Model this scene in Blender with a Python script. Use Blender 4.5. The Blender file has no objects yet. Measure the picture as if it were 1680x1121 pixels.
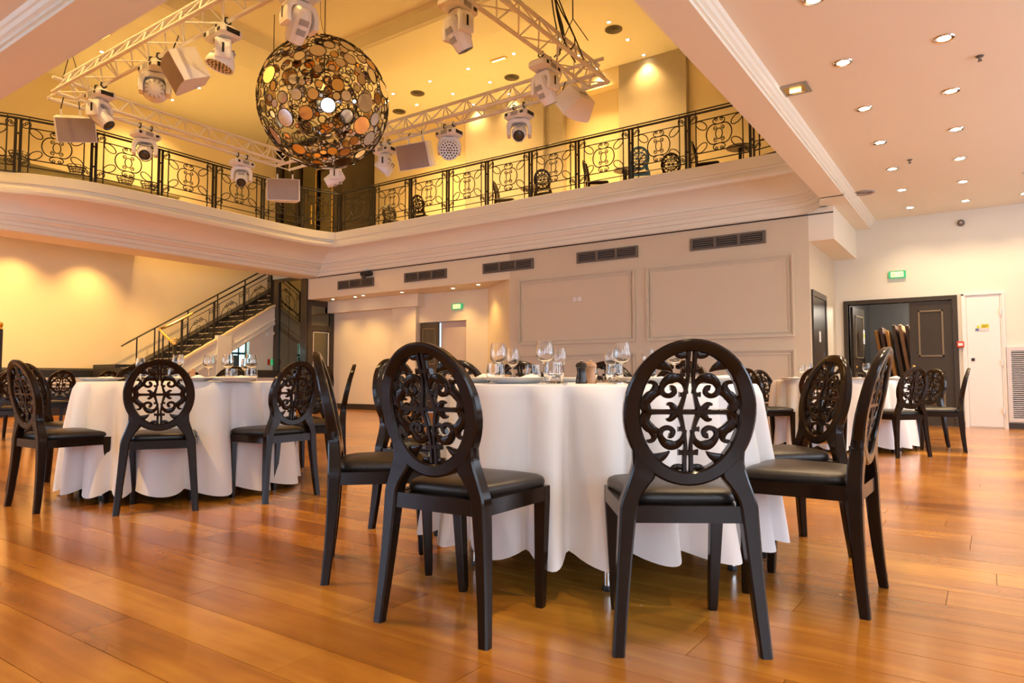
import bpy, math, random
from mathutils import Vector, Matrix
random.seed(7)
PI = math.pi
sc = bpy.context.scene
COL = sc.collection

# ------------------------------------------------------------------ camera
YAW = math.radians(34.9)
cam_d = bpy.data.cameras.new('camera'); cam = bpy.data.objects.new('camera', cam_d); COL.objects.link(cam)
cam_d.sensor_fit = 'HORIZONTAL'; cam_d.sensor_width = 36.0; cam_d.lens = 24.0
cam_d.clip_start = 0.05; cam_d.clip_end = 200
cam.location = (0, 0, 0.80); cam.rotation_euler = (PI / 2 + math.atan(60 / 1120), 0, YAW)
sc.camera = cam

# ------------------------------------------------------------------ world, exposure
w = bpy.data.worlds.new('World'); sc.world = w; w.use_nodes = True
bg = w.node_tree.nodes['Background']; bg.inputs[0].default_value = (0.72, 0.84, 1.0, 1); bg.inputs[1].default_value = 0.8
vs = sc.view_settings
vs.view_transform = 'Standard'; vs.look = 'None'; vs.gamma = 1.0; vs.use_curve_mapping = False
vs.exposure = 0.58
sc.cycles.max_bounces = 8; sc.cycles.diffuse_bounces = 4; sc.cycles.glossy_bounces = 4
sc.cycles.use_adaptive_sampling = True; sc.cycles.adaptive_threshold = 0.07; sc.cycles.adaptive_min_samples = 16
sc.cycles.transmission_bounces = 8; sc.cycles.transparent_max_bounces = 8
sc.cycles.sample_clamp_indirect = 6.0; sc.cycles.caustics_reflective = False; sc.cycles.caustics_refractive = False
sc.cycles.use_denoising = True

# ------------------------------------------------------------------ daylight in the windows behind and to the right of the camera
def window_light(name, loc, rot, sx, sy, power, col=(0.70, 0.83, 1.0)):
    d = bpy.data.lights.new(name, 'AREA'); d.shape = 'RECTANGLE'; d.size = sx; d.size_y = sy
    d.energy = power; d.color = col
    o = bpy.data.objects.new(name, d); COL.objects.link(o); o.location = loc; o.rotation_euler = rot
    return o
NEAR_Y, RIGHT_X, LEFT_X, FAR_Y = -5.0, 4.6, -17.0, 13.4
NEAR_WIN = [-14.6, -12.2, -9.8, -7.4, 3.2]
RIGHT_WIN = [-2.6, 0.6, 3.8, 7.0, 10.2]
for x in NEAR_WIN:
    window_light('window_daylight', (x, NEAR_Y + 0.02, 1.75), (PI / 2, 0, 0), 1.7, 2.5, 62, (0.55, 0.73, 1.0))
for y in RIGHT_WIN:
    window_light('window_daylight', (RIGHT_X - 0.02, y, 1.75), (PI / 2, 0, PI / 2), 1.7, 2.5, 66)

# ------------------------------------------------------------------ materials
MATS = {}
def mat(name, col=(0.8, 0.8, 0.8), rough=0.5, metal=0.0, coat=0.0, noise=0.0, nscale=8.0, bump=0.0, bscale=60.0,
        trans=0.0, ior=1.45, emit=None, estr=0.0, sheen=0.0, spec=0.5):
    m = bpy.data.materials.new(name); m.use_nodes = True; nt = m.node_tree; b = nt.nodes['Principled BSDF']
    b.inputs['Base Color'].default_value = (*col, 1); b.inputs['Roughness'].default_value = rough
    b.inputs['Metallic'].default_value = metal; b.inputs['Coat Weight'].default_value = coat
    b.inputs['Coat Roughness'].default_value = 0.12
    b.inputs['Transmission Weight'].default_value = trans; b.inputs['IOR'].default_value = ior
    b.inputs['Specular IOR Level'].default_value = spec
    if sheen: b.inputs['Sheen Weight'].default_value = sheen
    if emit: b.inputs['Emission Color'].default_value = (*emit, 1); b.inputs['Emission Strength'].default_value = estr
    tc = nt.nodes.new('ShaderNodeTexCoord')
    if noise:
        n = nt.nodes.new('ShaderNodeTexNoise'); n.inputs['Scale'].default_value = nscale; n.inputs['Detail'].default_value = 5
        nt.links.new(tc.outputs['Object'], n.inputs['Vector'])
        r = nt.nodes.new('ShaderNodeMixRGB'); r.blend_type = 'MIX'
        r.inputs[1].default_value = (*[c * (1 - noise) for c in col], 1); r.inputs[2].default_value = (*[min(1, c * (1 + noise)) for c in col], 1)
        nt.links.new(n.outputs['Fac'], r.inputs[0]); nt.links.new(r.outputs[0], b.inputs['Base Color'])
    if bump:
        n = nt.nodes.new('ShaderNodeTexNoise'); n.inputs['Scale'].default_value = bscale; n.inputs['Detail'].default_value = 4
        nt.links.new(tc.outputs['Object'], n.inputs['Vector'])
        bp = nt.nodes.new('ShaderNodeBump'); bp.inputs['Strength'].default_value = bump; bp.inputs['Distance'].default_value = 0.01
        nt.links.new(n.outputs['Fac'], bp.inputs['Height']); nt.links.new(bp.outputs[0], b.inputs['Normal'])
    MATS[name] = m
    return m
mat('wall', (0.73, 0.70, 0.61), 0.5, noise=0.02, nscale=1.5, bump=0.04)
mat('wall_beige', (0.64, 0.56, 0.42), 0.45, noise=0.02, nscale=1.5)
mat('wall_lintel', (0.76, 0.69, 0.54), 0.45, noise=0.02, nscale=1.5)
mat('wall_gloss', (0.78, 0.66, 0.43), 0.30, noise=0.02, nscale=1.5)
mat('wallpaper', (0.43, 0.38, 0.31), 0.45, noise=0.08, nscale=5, bump=0.08, bscale=30)
mat('ceiling', (0.82, 0.78, 0.66), 0.6, noise=0.015, nscale=1.0)
mat('plaster', (0.80, 0.79, 0.68), 0.30)
mat('panel_grey', (0.62, 0.53, 0.45), 0.5)
mat('black_lacquer', (0.014, 0.007, 0.004), 0.15, spec=0.27, coat=0.0, noise=0.15, nscale=14)
mat('blue_lacquer', (0.03, 0.10, 0.22), 0.25, coat=0.6, noise=0.1)
mat('leather', (0.024, 0.018, 0.014), 0.34, bump=0.10, bscale=220, noise=0.1)
mat('linen', (0.77, 0.755, 0.76), 0.85, sheen=0.2, bump=0.05, bscale=500)
mat('napkin', (0.90, 0.88, 0.85), 0.8, bump=0.05, bscale=300)
mat('iron', (0.015, 0.011, 0.008), 0.45, noise=0.2, nscale=30)
mat('brass', (0.75, 0.50, 0.16), 0.22, metal=1.0, noise=0.08)
mat('gold_edge', (0.85, 0.65, 0.25), 0.3, metal=1.0)
mat('truss_white', (0.90, 0.89, 0.91), 0.35, noise=0.03)
mat('fixture_white', (0.92, 0.92, 0.95), 0.3, noise=0.02)
mat('fixture_grey', (0.40, 0.40, 0.43), 0.35, noise=0.05)
mat('fixture_black', (0.02, 0.02, 0.022), 0.3, noise=0.1)
mat('grille_grey', (0.40, 0.34, 0.31), 0.7, noise=0.05, bump=0.3, bscale=400)
mat('grille_pale', (0.66, 0.62, 0.62), 0.6, noise=0.03, bump=0.2, bscale=400)
mat('vent_brown', (0.14, 0.115, 0.09), 0.5, noise=0.05)
mat('vent_dark', (0.015, 0.012, 0.010), 0.6, noise=0.1)
mat('mirror', (0.88, 0.86, 0.82), 0.04, metal=1.0, noise=0.02)
mat('mirror_bronze', (0.55, 0.36, 0.18), 0.06, metal=1.0, noise=0.05)
mat('mirror_gold', (0.88, 0.66, 0.34), 0.12, metal=1.0, noise=0.04)
mat('wire_dark', (0.05, 0.042, 0.034), 0.35, metal=0.8, noise=0.1)
mat('tinted_mirror', (0.20, 0.19, 0.13), 0.06, metal=1.0, noise=0.05)
mat('dark_glass', (0.05, 0.045, 0.03), 0.06, metal=0.0, spec=0.9, noise=0.05)
mat('clear_glass', (1, 1, 1), 0.0, trans=1.0, ior=1.45)
mat('porcelain', (0.88, 0.83, 0.76), 0.2, coat=0.3, noise=0.01)
mat('chrome', (0.72, 0.70, 0.68), 0.18, metal=1.0, noise=0.03)
mat('steel', (0.55, 0.55, 0.55), 0.25, metal=1.0, noise=0.05)
mat('pepper_wood', (0.022, 0.014, 0.010), 0.22, noise=0.2, nscale=30)
mat('pale_wood', (0.45, 0.24, 0.12), 0.4, noise=0.2, nscale=25)
mat('orange_wood', (0.62, 0.30, 0.07), 0.45, noise=0.2, nscale=9)
mat('brown_wood', (0.12, 0.07, 0.045), 0.45, noise=0.3, nscale=9)
mat('dark_paint', (0.045, 0.034, 0.024), 0.30, coat=0.2, noise=0.08)
mat('bronze_edge', (0.20, 0.15, 0.09), 0.3, noise=0.05)
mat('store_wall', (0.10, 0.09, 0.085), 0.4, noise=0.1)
mat('store_blue_lit', (0.30, 0.36, 0.44), 0.6)  # bluish light on the store ceiling, put into its colour
mat('door_white', (0.80, 0.76, 0.74), 0.35, noise=0.02)
mat('black_plastic', (0.02, 0.02, 0.02), 0.4, noise=0.1)
mat('red_plastic', (0.55, 0.05, 0.03), 0.4)
mat('sign_yellow', (0.85, 0.68, 0.04), 0.4, noise=0.02)
mat('sign_blue', (0.10, 0.14, 0.30), 0.4, noise=0.02)
mat('sign_green', (0.03, 0.30, 0.12), 0.4, emit=(0.05, 0.45, 0.18), estr=0.5)
mat('sign_glow', (0.9, 0.9, 0.5), 0.4, emit=(0.95, 0.85, 0.22), estr=1.1)
mat('lamp_glow', (1, 0.9, 0.7), 0.4, emit=(1.0, 0.80, 0.48), estr=40.0)
mat('lamp_soft', (1, 0.9, 0.7), 0.4, emit=(1.0, 0.72, 0.35), estr=5.0)
mat('kitchen_glow', (0.6, 0.9, 0.95), 0.3, emit=(0.55, 0.95, 1.0), estr=1.6)
mat('kitchen_dark', (0.05, 0.09, 0.10), 0.3, noise=0.3, nscale=4)
mat('bench_black', (0.022, 0.019, 0.017), 0.4, noise=0.15)
mat('bench_pale', (0.62, 0.58, 0.58), 0.6, noise=0.04)
mat('olive_paint', (0.26, 0.22, 0.11), 0.5, noise=0.05)
mat('step_dark', (0.020, 0.016, 0.013), 0.4, noise=0.2)
mat('step_nosing', (0.70, 0.58, 0.42), 0.35, metal=0.3, noise=0.05)
mat('groove_shade', (0.05, 0.035, 0.025), 0.7, noise=0.1)
mat('joint_dark', (0.10, 0.035, 0.010), 0.5, noise=0.2)
mat('cable_black', (0.015, 0.013, 0.012), 0.5, noise=0.1)

def plank_mat():
    m = bpy.data.materials.new('parquet'); m.use_nodes = True; nt = m.node_tree; N = nt.nodes; L = nt.links
    b = N['Principled BSDF']
    geo = N.new('ShaderNodeNewGeometry'); oi = N.new('ShaderNodeObjectInfo')
    add = N.new('ShaderNodeMath'); add.operation = 'ADD'; L.new(geo.outputs['Random Per Island'], add.inputs[0]); L.new(oi.outputs['Random'], add.inputs[1])
    fr = N.new('ShaderNodeMath'); fr.operation = 'FRACT'; L.new(add.outputs[0], fr.inputs[0])
    mp = N.new('ShaderNodeMapping'); mp.inputs['Scale'].default_value = (1.6, 16.0, 16.0); L.new(geo.outputs['Position'], mp.inputs['Vector'])
    n1 = N.new('ShaderNodeTexNoise'); n1.inputs['Scale'].default_value = 1.0; n1.inputs['Detail'].default_value = 7; n1.inputs['Distortion'].default_value = 0.5
    L.new(mp.outputs[0], n1.inputs['Vector'])
    n2 = N.new('ShaderNodeTexNoise'); n2.inputs['Scale'].default_value = 1.1; n2.inputs['Detail'].default_value = 5; L.new(geo.outputs['Position'], n2.inputs['Vector'])
    s1 = N.new('ShaderNodeMath'); s1.operation = 'MULTIPLY_ADD'; s1.inputs[1].default_value = 0.22
    L.new(fr.outputs[0], s1.inputs[0]); 
    s2 = N.new('ShaderNodeMath'); s2.operation = 'MULTIPLY_ADD'; s2.inputs[1].default_value = 0.42; L.new(n1.outputs['Fac'], s2.inputs[0])
    s3 = N.new('ShaderNodeMath'); s3.operation = 'MULTIPLY'; s3.inputs[1].default_value = 0.72; L.new(n2.outputs['Fac'], s3.inputs[0])
    L.new(s3.outputs[0], s2.inputs[2]); L.new(s2.outputs[0], s1.inputs[2])
    cr = N.new('ShaderNodeValToRGB'); e = cr.color_ramp.elements
    e[0].position = 0.40; e[0].color = (0.19, 0.060, 0.008, 1); e[1].position = 0.92; e[1].color = (0.62, 0.285, 0.036, 1)
    k = cr.color_ramp.elements.new(0.66); k.color = (0.39, 0.145, 0.017, 1)
    L.new(s1.outputs[0], cr.inputs['Fac'])
    # pale scratches and chips
    vo = N.new('ShaderNodeTexVoronoi'); vo.inputs['Scale'].default_value = 3.3; L.new(geo.outputs['Position'], vo.inputs['Vector'])
    lt = N.new('ShaderNodeMath'); lt.operation = 'LESS_THAN'; lt.inputs[1].default_value = 0.022; L.new(vo.outputs['Distance'], lt.inputs[0])
    mx = N.new('ShaderNodeMixRGB'); mx.inputs[2].default_value = (0.75, 0.50, 0.22, 1); L.new(lt.outputs[0], mx.inputs[0]); L.new(cr.outputs[0], mx.inputs[1])
    L.new(mx.outputs[0], b.inputs['Base Color'])
    rr = N.new('ShaderNodeMapRange'); rr.inputs['To Min'].default_value = 0.12; rr.inputs['To Max'].default_value = 0.30; L.new(n2.outputs['Fac'], rr.inputs['Value'])
    L.new(rr.outputs[0], b.inputs['Roughness'])
    b.inputs['Coat Weight'].default_value = 0.35; b.inputs['Coat Roughness'].default_value = 0.16
    b.inputs['Specular IOR Level'].default_value = 0.6
    bp = N.new('ShaderNodeBump'); bp.inputs['Strength'].default_value = 0.05; bp.inputs['Distance'].default_value = 0.004
    L.new(n1.outputs['Fac'], bp.inputs['Height']); L.new(bp.outputs[0], b.inputs['Normal'])
    MATS['parquet'] = m
plank_mat()

# ------------------------------------------------------------------ mesh builder
class MB:
    def __init__(s): s.v = []; s.f = []
    def add(s, vs_, fs_, M=None):
        o = len(s.v)
        s.v += [tuple(M @ Vector(p)) for p in vs_] if M is not None else [tuple(p) for p in vs_]
        s.f += [tuple(i + o for i in f) for f in fs_]
        return s
    def box(s, x0, x1, y0, y1, z0, z1, M=None):
        return s.add([(x0, y0, z0), (x1, y0, z0), (x1, y1, z0), (x0, y1, z0), (x0, y0, z1), (x1, y0, z1), (x1, y1, z1), (x0, y1, z1)],
                     [(3, 2, 1, 0), (4, 5, 6, 7), (0, 1, 5, 4), (1, 2, 6, 5), (2, 3, 7, 6), (3, 0, 4, 7)], M)
    def cbox(s, c, d, M=None, ch=0.0):
        """box centred at c with chamfered vertical and horizontal edges"""
        x, y, z = d[0] / 2, d[1] / 2, d[2] / 2
        if ch <= 0: return s.box(c[0] - x, c[0] + x, c[1] - y, c[1] + y, c[2] - z, c[2] + z, M)
        rings = []
        for zz, k in ((-z, ch), (-z + ch, 0), (z - ch, 0), (z, ch)):
            a, b_ = x - k, y - k
            q = [(a, -b_ + ch), (a, b_ - ch), (a - ch, b_), (-a + ch, b_), (-a, b_ - ch), (-a, -b_ + ch), (-a + ch, -b_), (a - ch, -b_)]
            rings.append([(c[0] + p[0], c[1] + p[1], c[2] + zz) for p in q])
        return s.loft(rings, M, caps=True)
    def loft(s, rings, M=None, caps=True, closed=True, loop=False):
        n = len(rings[0]); vs_ = [p for r in rings for p in r]; fs_ = []
        R = len(rings)
        for i in range(R if loop else R - 1):
            a, b_ = i * n, ((i + 1) % R) * n
            for j in range(n if closed else n - 1):
                k = (j + 1) % n
                fs_.append((a + j, a + k, b_ + k, b_ + j))
        if caps and not loop:
            fs_.append(tuple(range(n - 1, -1, -1))); fs_.append(tuple(range((R - 1) * n, R * n)))
        return s.add(vs_, fs_, M)
    def tube(s, pts, r, n=6, closed=False, M=None, r1=None):
        P = [Vector(p) for p in pts]; m = len(P); rings = []
        T = []
        for i in range(m):
            if closed: t = P[(i + 1) % m] - P[i - 1]
            else: t = P[min(i + 1, m - 1)] - P[max(i - 1, 0)]
            T.append(t.normalized() if t.length > 1e-9 else Vector((0, 0, 1)))
        up = Vector((0, 0, 1)) if abs(T[0].z) < 0.9 else Vector((1, 0, 0))
        u = T[0].cross(up).normalized()
        for i in range(m):
            u = (u - T[i] * u.dot(T[i]))
            u = u.normalized() if u.length > 1e-6 else T[i].orthogonal().normalized()
            v = T[i].cross(u)
            rr = r if r1 is None else r + (r1 - r) * i / max(1, m - 1)
            rings.append([tuple(P[i] + (u * math.cos(2 * PI * k / n) + v * math.sin(2 * PI * k / n)) * rr) for k in range(n)])
        return s.loft(rings, M, caps=not closed, loop=closed)
    def cyl(s, p0, p1, r, n=12, M=None, r1=None): return s.tube([p0, p1], r, n, False, M, r1)
    def lathe(s, prof, n=20, c=(0, 0, 0), M=None, caps=False):
        rings = [[(c[0] + max(r, 1e-4) * math.cos(2 * PI * k / n), c[1] + max(r, 1e-4) * math.sin(2 * PI * k / n), c[2] + z) for k in range(n)] for r, z in prof]
        return s.loft(rings, M, caps=caps)
    def prism(s, poly, fn0, fn1):
        n = len(poly)
        return s.add([fn0(p) for p in poly] + [fn1(p) for p in poly],
                     [tuple(range(n - 1, -1, -1)), tuple(range(n, 2 * n))] + [(i, (i + 1) % n, n + (i + 1) % n, n + i) for i in range(n)])
    def quad(s, a, b_, c, d): return s.add([a, b_, c, d], [(0, 1, 2, 3)])
    def mesh(s, name, m, smooth=35):
        me = bpy.data.meshes.new(name); me.from_pydata(s.v, [], s.f); me.update()
        if smooth:
            me.polygons.foreach_set('use_smooth', [True] * len(me.polygons))
            me.set_sharp_from_angle(angle=math.radians(smooth))
        me.materials.append(MATS[m] if isinstance(m, str) else m)
        return me
    def build(s, name, m, parent=None, smooth=35, loc=None, rot=None):
        return obj(name, s.mesh(name, m, smooth), parent, loc, rot)

def obj(name, data, parent=None, loc=None, rot=None):
    o = bpy.data.objects.new(name, data); COL.objects.link(o)
    if parent is not None: o.parent = parent
    if loc is not None: o.location = loc
    if rot is not None: o.rotation_euler = rot
    return o
def tag(o, label=None, cat=None, group=None, kind=None):
    if label: o['label'] = label
    if cat: o['category'] = cat
    if group: o['group'] = group
    if kind: o['kind'] = kind
    return o
def thing(name, label, cat, loc=(0, 0, 0), rotz=0.0, group=None, rot=None):
    o = bpy.data.objects.new(name, None); COL.objects.link(o); o.empty_display_size = 0.1
    o.location = loc; o.rotation_euler = rot if rot else (0, 0, rotz)
    return tag(o, label, cat, group)
def struct(name, mb, m, parent=None, smooth=35):
    o = mb.build(name, m, parent, smooth)
    if parent is None: o['kind'] = 'structure'
    return o
def copy_tree(src, parent=None):
    c = src.copy(); COL.objects.link(c)
    if parent is not None: c.parent = parent; c.matrix_parent_inverse = src.matrix_parent_inverse
    for ch in list(src.children): copy_tree(ch, c)
    return c
def smooth_path(pts, sub=6, closed=False):
    """Catmull-Rom through points of any dimension"""
    n = len(pts); out = []
    for i in range(n if closed else n - 1):
        p0 = pts[(i - 1) % n] if closed or i > 0 else pts[i]
        p1 = pts[i]; p2 = pts[(i + 1) % n]
        p3 = pts[(i + 2) % n] if closed or i + 2 < n else pts[min(i + 1, n - 1)]
        for k in range(sub):
            t = k / sub
            out.append(tuple(0.5 * (2 * b_ + (c - a) * t + (2 * a - 5 * b_ + 4 * c - d) * t * t + (3 * b_ - a - 3 * c + d) * t ** 3)
                             for a, b_, c, d in zip(p0, p1, p2, p3)))
    if not closed: out.append(tuple(pts[-1]))
    return out
def interp(tab, x):
    if x <= tab[0][0]: return tab[0][1]
    for (a, b_), (c, d) in zip(tab, tab[1:]):
        if x <= c:
            t = (x - a) / (c - a)
            return b_ + (d - b_) * t
    return tab[-1][1]
def ordinal(i): return ['first', 'second', 'third', 'fourth', 'fifth', 'sixth', 'seventh', 'eighth', 'ninth', 'tenth', 'eleventh', 'twelfth', 'thirteenth', 'fourteenth'][i]
CY_, SY_ = math.cos(YAW), math.sin(YAW)
def plan(r, d):
    """hall plan measured from the viewpoint (r to the right, d ahead) -> world x, y"""
    return (r * CY_ - d * SY_, r * SY_ + d * CY_)

# =================================================================== STRUCTURE
# ---- floor: sub-floor slab and parquet boards running along X
fl = struct('floor', MB().box(LEFT_X, RIGHT_X, NEAR_Y, FAR_Y + 3.0, -0.2, -0.004), 'joint_dark', smooth=0)
PW, PL = 0.190, 1.26
g = 0.0006
pb = MB()
def plank_geo(mb, x, y, l=PL):
    x0, x1, y0, y1 = x + g, x + l - g, y + g, y + PW - g
    c = 0.0007
    mb.add([(x0, y0, -0.004), (x1, y0, -0.004), (x1, y1, -0.004), (x0, y1, -0.004),
            (x0 + c, y0 + c, 0), (x1 - c, y0 + c, 0), (x1 - c, y1 - c, 0), (x0 + c, y1 - c, 0)],
           [(4, 5, 6, 7), (0, 1, 5, 4), (1, 2, 6, 5), (2, 3, 7, 6), (3, 0, 4, 7)])
rp = random.Random(3)
cells = []
row = 0
y = NEAR_Y - (NEAR_Y - 0.992) % PW
while y < FAR_Y - 0.02:
    x = LEFT_X - rp.uniform(0, PL)
    while x < RIGHT_X:
        cx, cy = x + PL / 2, y + PW / 2
        d = -cx * SY_ + cy * CY_; r = cx * CY_ + cy * SY_
        vis = d > 1.2 and abs(r) < 0.80 * d + 0.5
        cells.append((d if vis else 99 + abs(d), x, y))
        x += PL
    y += PW
cells.sort()
one = MB(); plank_geo(one, 0, 0); one_me = one.mesh('plank', 'parquet', 0)
for d, x, y in cells[:300]:
    obj('plank', one_me, fl, (x, y, 0))
rest = MB()
for d, x, y in cells[300:]:
    x0 = max(x, LEFT_X); x1 = min(x + PL, RIGHT_X)
    if x1 - x0 > 0.02: plank_geo(rest, x0, y, x1 - x0)
tag(rest.build('plank_field', 'parquet', fl, 0), kind='stuff')

# ---- outer walls
W = MB().box(LEFT_X - 0.2, LEFT_X, NEAR_Y, FAR_Y + 0.2, 0, 8.4)
struct('wall_left', W, 'wall_gloss', smooth=0)
def wall_with_holes(name, along, fixed0, fixed1, a0, a1, z0, z1, holes, m):
    """holes: (a_lo, a_hi, z_lo, z_hi) in order along the wall"""
    mb = MB()
    def seg(p, q, r, s):
        if q - p < 1e-4 or s - r < 1e-4: return
        if along == 'x': mb.box(p, q, fixed0, fixed1, r, s)
        else: mb.box(fixed0, fixed1, p, q, r, s)
    cur = a0
    for h0, h1, hz0, hz1 in holes:
        seg(cur, h0, z0, z1); seg(h0, h1, z0, hz0); seg(h0, h1, hz1, z1); cur = h1
    seg(cur, a1, z0, z1)
    return struct(name, mb, m, smooth=0)
wall_with_holes('wall_near', 'x', NEAR_Y - 0.25, NEAR_Y, LEFT_X, RIGHT_X, 0, 3.567, [(x - 0.85, x + 0.85, 0.5, 3.0) for x in NEAR_WIN], 'wall')
wall_with_holes('wall_right', 'y', RIGHT_X, RIGHT_X + 0.25, NEAR_Y, FAR_Y, 0, 3.567, [(y - 0.85, y + 0.85, 0.5, 3.0) for y in RIGHT_WIN], 'wall')
wall_with_holes('wall_far', 'x', FAR_Y, FAR_Y + 0.16, -2.23, RIGHT_X, 0, 3.567, [(-2.03, -0.46, 0, 2.10)], 'wall')
# glazing bars of the windows behind the viewpoint
for i, x in enumerate(NEAR_WIN):
    mb = MB()
    for a in (-0.82, -0.27, 0.27, 0.82): mb.box(x + a - 0.025, x + a + 0.025, NEAR_Y - 0.16, NEAR_Y - 0.08, 0.5, 3.0)
    for z in (0.53, 1.35, 2.15, 2.97): mb.box(x - 0.85, x + 0.85, NEAR_Y - 0.16, NEAR_Y - 0.08, z - 0.03, z + 0.03)
    struct('window_%d' % (i + 1), mb, 'door_white', smooth=0)
for i, y in enumerate(RIGHT_WIN):
    mb = MB()
    for a in (-0.82, 0, 0.82): mb.box(RIGHT_X + 0.08, RIGHT_X + 0.16, y + a - 0.03, y + a + 0.03, 0.5, 3.0)
    for z in (0.53, 1.35, 2.15, 2.97): mb.box(RIGHT_X + 0.08, RIGHT_X + 0.16, y - 0.85, y + 0.85, z - 0.03, z + 0.03)
    struct('window_%d' % (i + 6), mb, 'door_white', smooth=0)

# ---- low ceilings at the right and above the viewpoint, with the beam band and stepped moulding round the atrium
ZS, ZC = 3.43, 3.567            # beam soffit, ceiling
EX, EY = -1.95, 2.42            # atrium edge (right, near)
MX, MY = -1.635, 2.05           # moulding line
mb = MB().box(MX + 0.09, RIGHT_X, NEAR_Y, FAR_Y, ZC, ZC + 0.15).box(LEFT_X, MX + 0.09, NEAR_Y, MY - 0.09, ZC, ZC + 0.15)
struct('ceiling', mb, 'ceiling', smooth=0)
# stepped moulding (mitred), profile offset from moulding line towards the ceiling side
prof = [(-0.002, ZS), (0.0, ZS + 0.03), (0.02, ZS + 0.035), (0.02, ZS + 0.06), (0.045, ZS + 0.075), (0.06, ZS + 0.10), (0.075, ZS + 0.11), (0.09, ZC)]
rings = []
for end in ((lambda o: (MX + o, FAR_Y)), (lambda o: (MX + o, MY - o)), (lambda o: (LEFT_X, MY - o))):
    rings.append([(*end(o), z) for o, z in prof])
struct('trim_1', MB().loft(rings, caps=False, closed=False), 'plaster', smooth=25)
# beam body
mb = MB()
mb.box(EX, MX, EY, 10.70, ZS, 4.2).box(LEFT_X, MX, MY, EY, ZS, 4.2)
mb.box(-1.87, MX, 11.25, FAR_Y, ZS, 4.2)
# rounded far corner of the opening
arc = [(EX - 0.55 + 0.55 * math.sin(t * PI / 16), 10.65 + 0.55 * math.cos(t * PI / 16)) for t in range(9)]
poly = arc + [(EX, 10.65), (MX, 10.65), (MX, 11.25), (EX - 0.55, 11.25)]
poly = [(EX - 0.55, 11.25)] + arc + [(MX, 10.65), (MX, 11.25)]
mb.prism(poly[::-1], lambda p: (p[0], p[1], ZS), lambda p: (p[0], p[1], 4.2))
struct('ceiling_beam', mb, 'ceiling', smooth=0)
# upper walls above the beam on the near and right side (closing the atrium)
struct('wall_upper_near', MB().box(LEFT_X, MX, EY - 0.2, EY, 4.2, 8.4), 'wall', smooth=0)
struct('wall_upper_right', MB().box(EX, EX + 0.2, EY, FAR_Y + 0.2, 4.2, 8.4), 'wall', smooth=0)

# ---- panelled wall block below the back gallery, lintel, recess
YP = 11.25
mb = MB().box(-7.91, -2.23, YP, FAR_Y + 0.1, 0, ZS)
struct('wall_back', mb, 'wall_beige', smooth=0)
mb = MB().box(-14.2, -7.91, YP, 12.9, 2.80, ZS)
struct('wall_lintel', mb, 'wall_lintel', smooth=0)
struct('wall_side_bulkhead', MB().box(-2.23, -1.87, YP, FAR_Y, 2.92, ZS), 'ceiling', smooth=0)
# dark strip painted as the shadow of a groove at the wall top
struct('trim_2', MB().box(-14.15, -1.87, YP - 0.004, YP + 0.01, 3.325, 3.345), 'groove_shade', smooth=0)
# raised picture-frame mouldings on the panelled wall
def frame_mould(x0, x1, z0, z1, name):
    mb = MB()
    for (o0, o1, dpt) in ((0, 0.024, 0.040), (0.024, 0.044, 0.020), (0.070, 0.088, 0.018)):
        for (a, b_, c, d) in ((x0 + o0, x1 - o0, z0 + o0, z0 + o1), (x0 + o0, x1 - o0, z1 - o1, z1 - o0),
                              (x0 + o0, x0 + o1, z0 + o1, z1 - o1), (x1 - o1, x1 - o0, z0 + o1, z1 - o1)):
            mb.box(a, b_, YP - dpt, YP + 0.001, c, d)
    struct(name, mb, 'wall_beige', smooth=0)
frame_mould(-7.68, -5.16, 1.45, 2.76, 'trim_3'); frame_mould(-4.93, -2.46, 1.45, 2.76, 'trim_4')
frame_mould(-7.68, -5.16, 0.25, 1.26, 'trim_5'); frame_mould(-4.93, -2.46, 0.25, 1.26, 'trim_6')
struct('baseboard_back', MB().box(-7.91, -2.23, YP - 0.015, YP, 0, 0.11), 'dark_paint', smooth=0)
# recess walls
RB = 12.10
mb = MB().box(-14.2, -11.93, RB, RB + 0.3, 0, 2.80)                       # pale back wall on the left
struct('wall_recess_left', mb, 'wall_lintel', smooth=0)
struct('wall_recess_bulkhead', MB().box(-14.2, -11.0, RB - 0.22, RB, 2.50, 2.80), 'wall_lintel', smooth=0)
struct('wall_recess_pier', MB().box(-11.93, -11.15, RB - 0.12, RB + 0.3, 0, 2.50), 'wall_lintel', smooth=0)
mb = MB().box(-11.15, -9.71, RB, RB + 0.3, 2.12, 2.80).box(-9.71, -9.0, RB, RB + 0.3, 0, 2.80).box(-11.3, -9.0, RB + 1.1, RB + 1.2, 0, 2.8).box(-9.71, -9.6, RB + 0.3, RB + 1.1, 0, 2.3)
struct('wall_recess_right', mb, 'wall_lintel', smooth=0)
mb = MB().add([(-9.1, RB, 0), (-7.905, YP + 0.001, 0), (-7.905, RB + .3, 0), (-9.1, RB + .3, 0), (-9.1, RB, 2.8), (-7.905, YP + 0.001, 2.8), (-7.905, RB + .3, 2.8), (-9.1, RB + .3, 2.8)],
              [(0, 1, 5, 4), (1, 2, 6, 5), (2, 3, 7, 6), (3, 0, 4, 7), (4, 5, 6, 7)])
struct('wall_recess_splay', mb, 'wall_gloss', smooth=0)
mb = MB().box(-14.19, -11.93, RB - 0.02, RB, 0, 0.14).box(-11.95, -11.15, RB - 0.14, RB - 0.12, 0, 0.14)
struct('baseboard_recess', mb, 'dark_paint', smooth=0)
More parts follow.
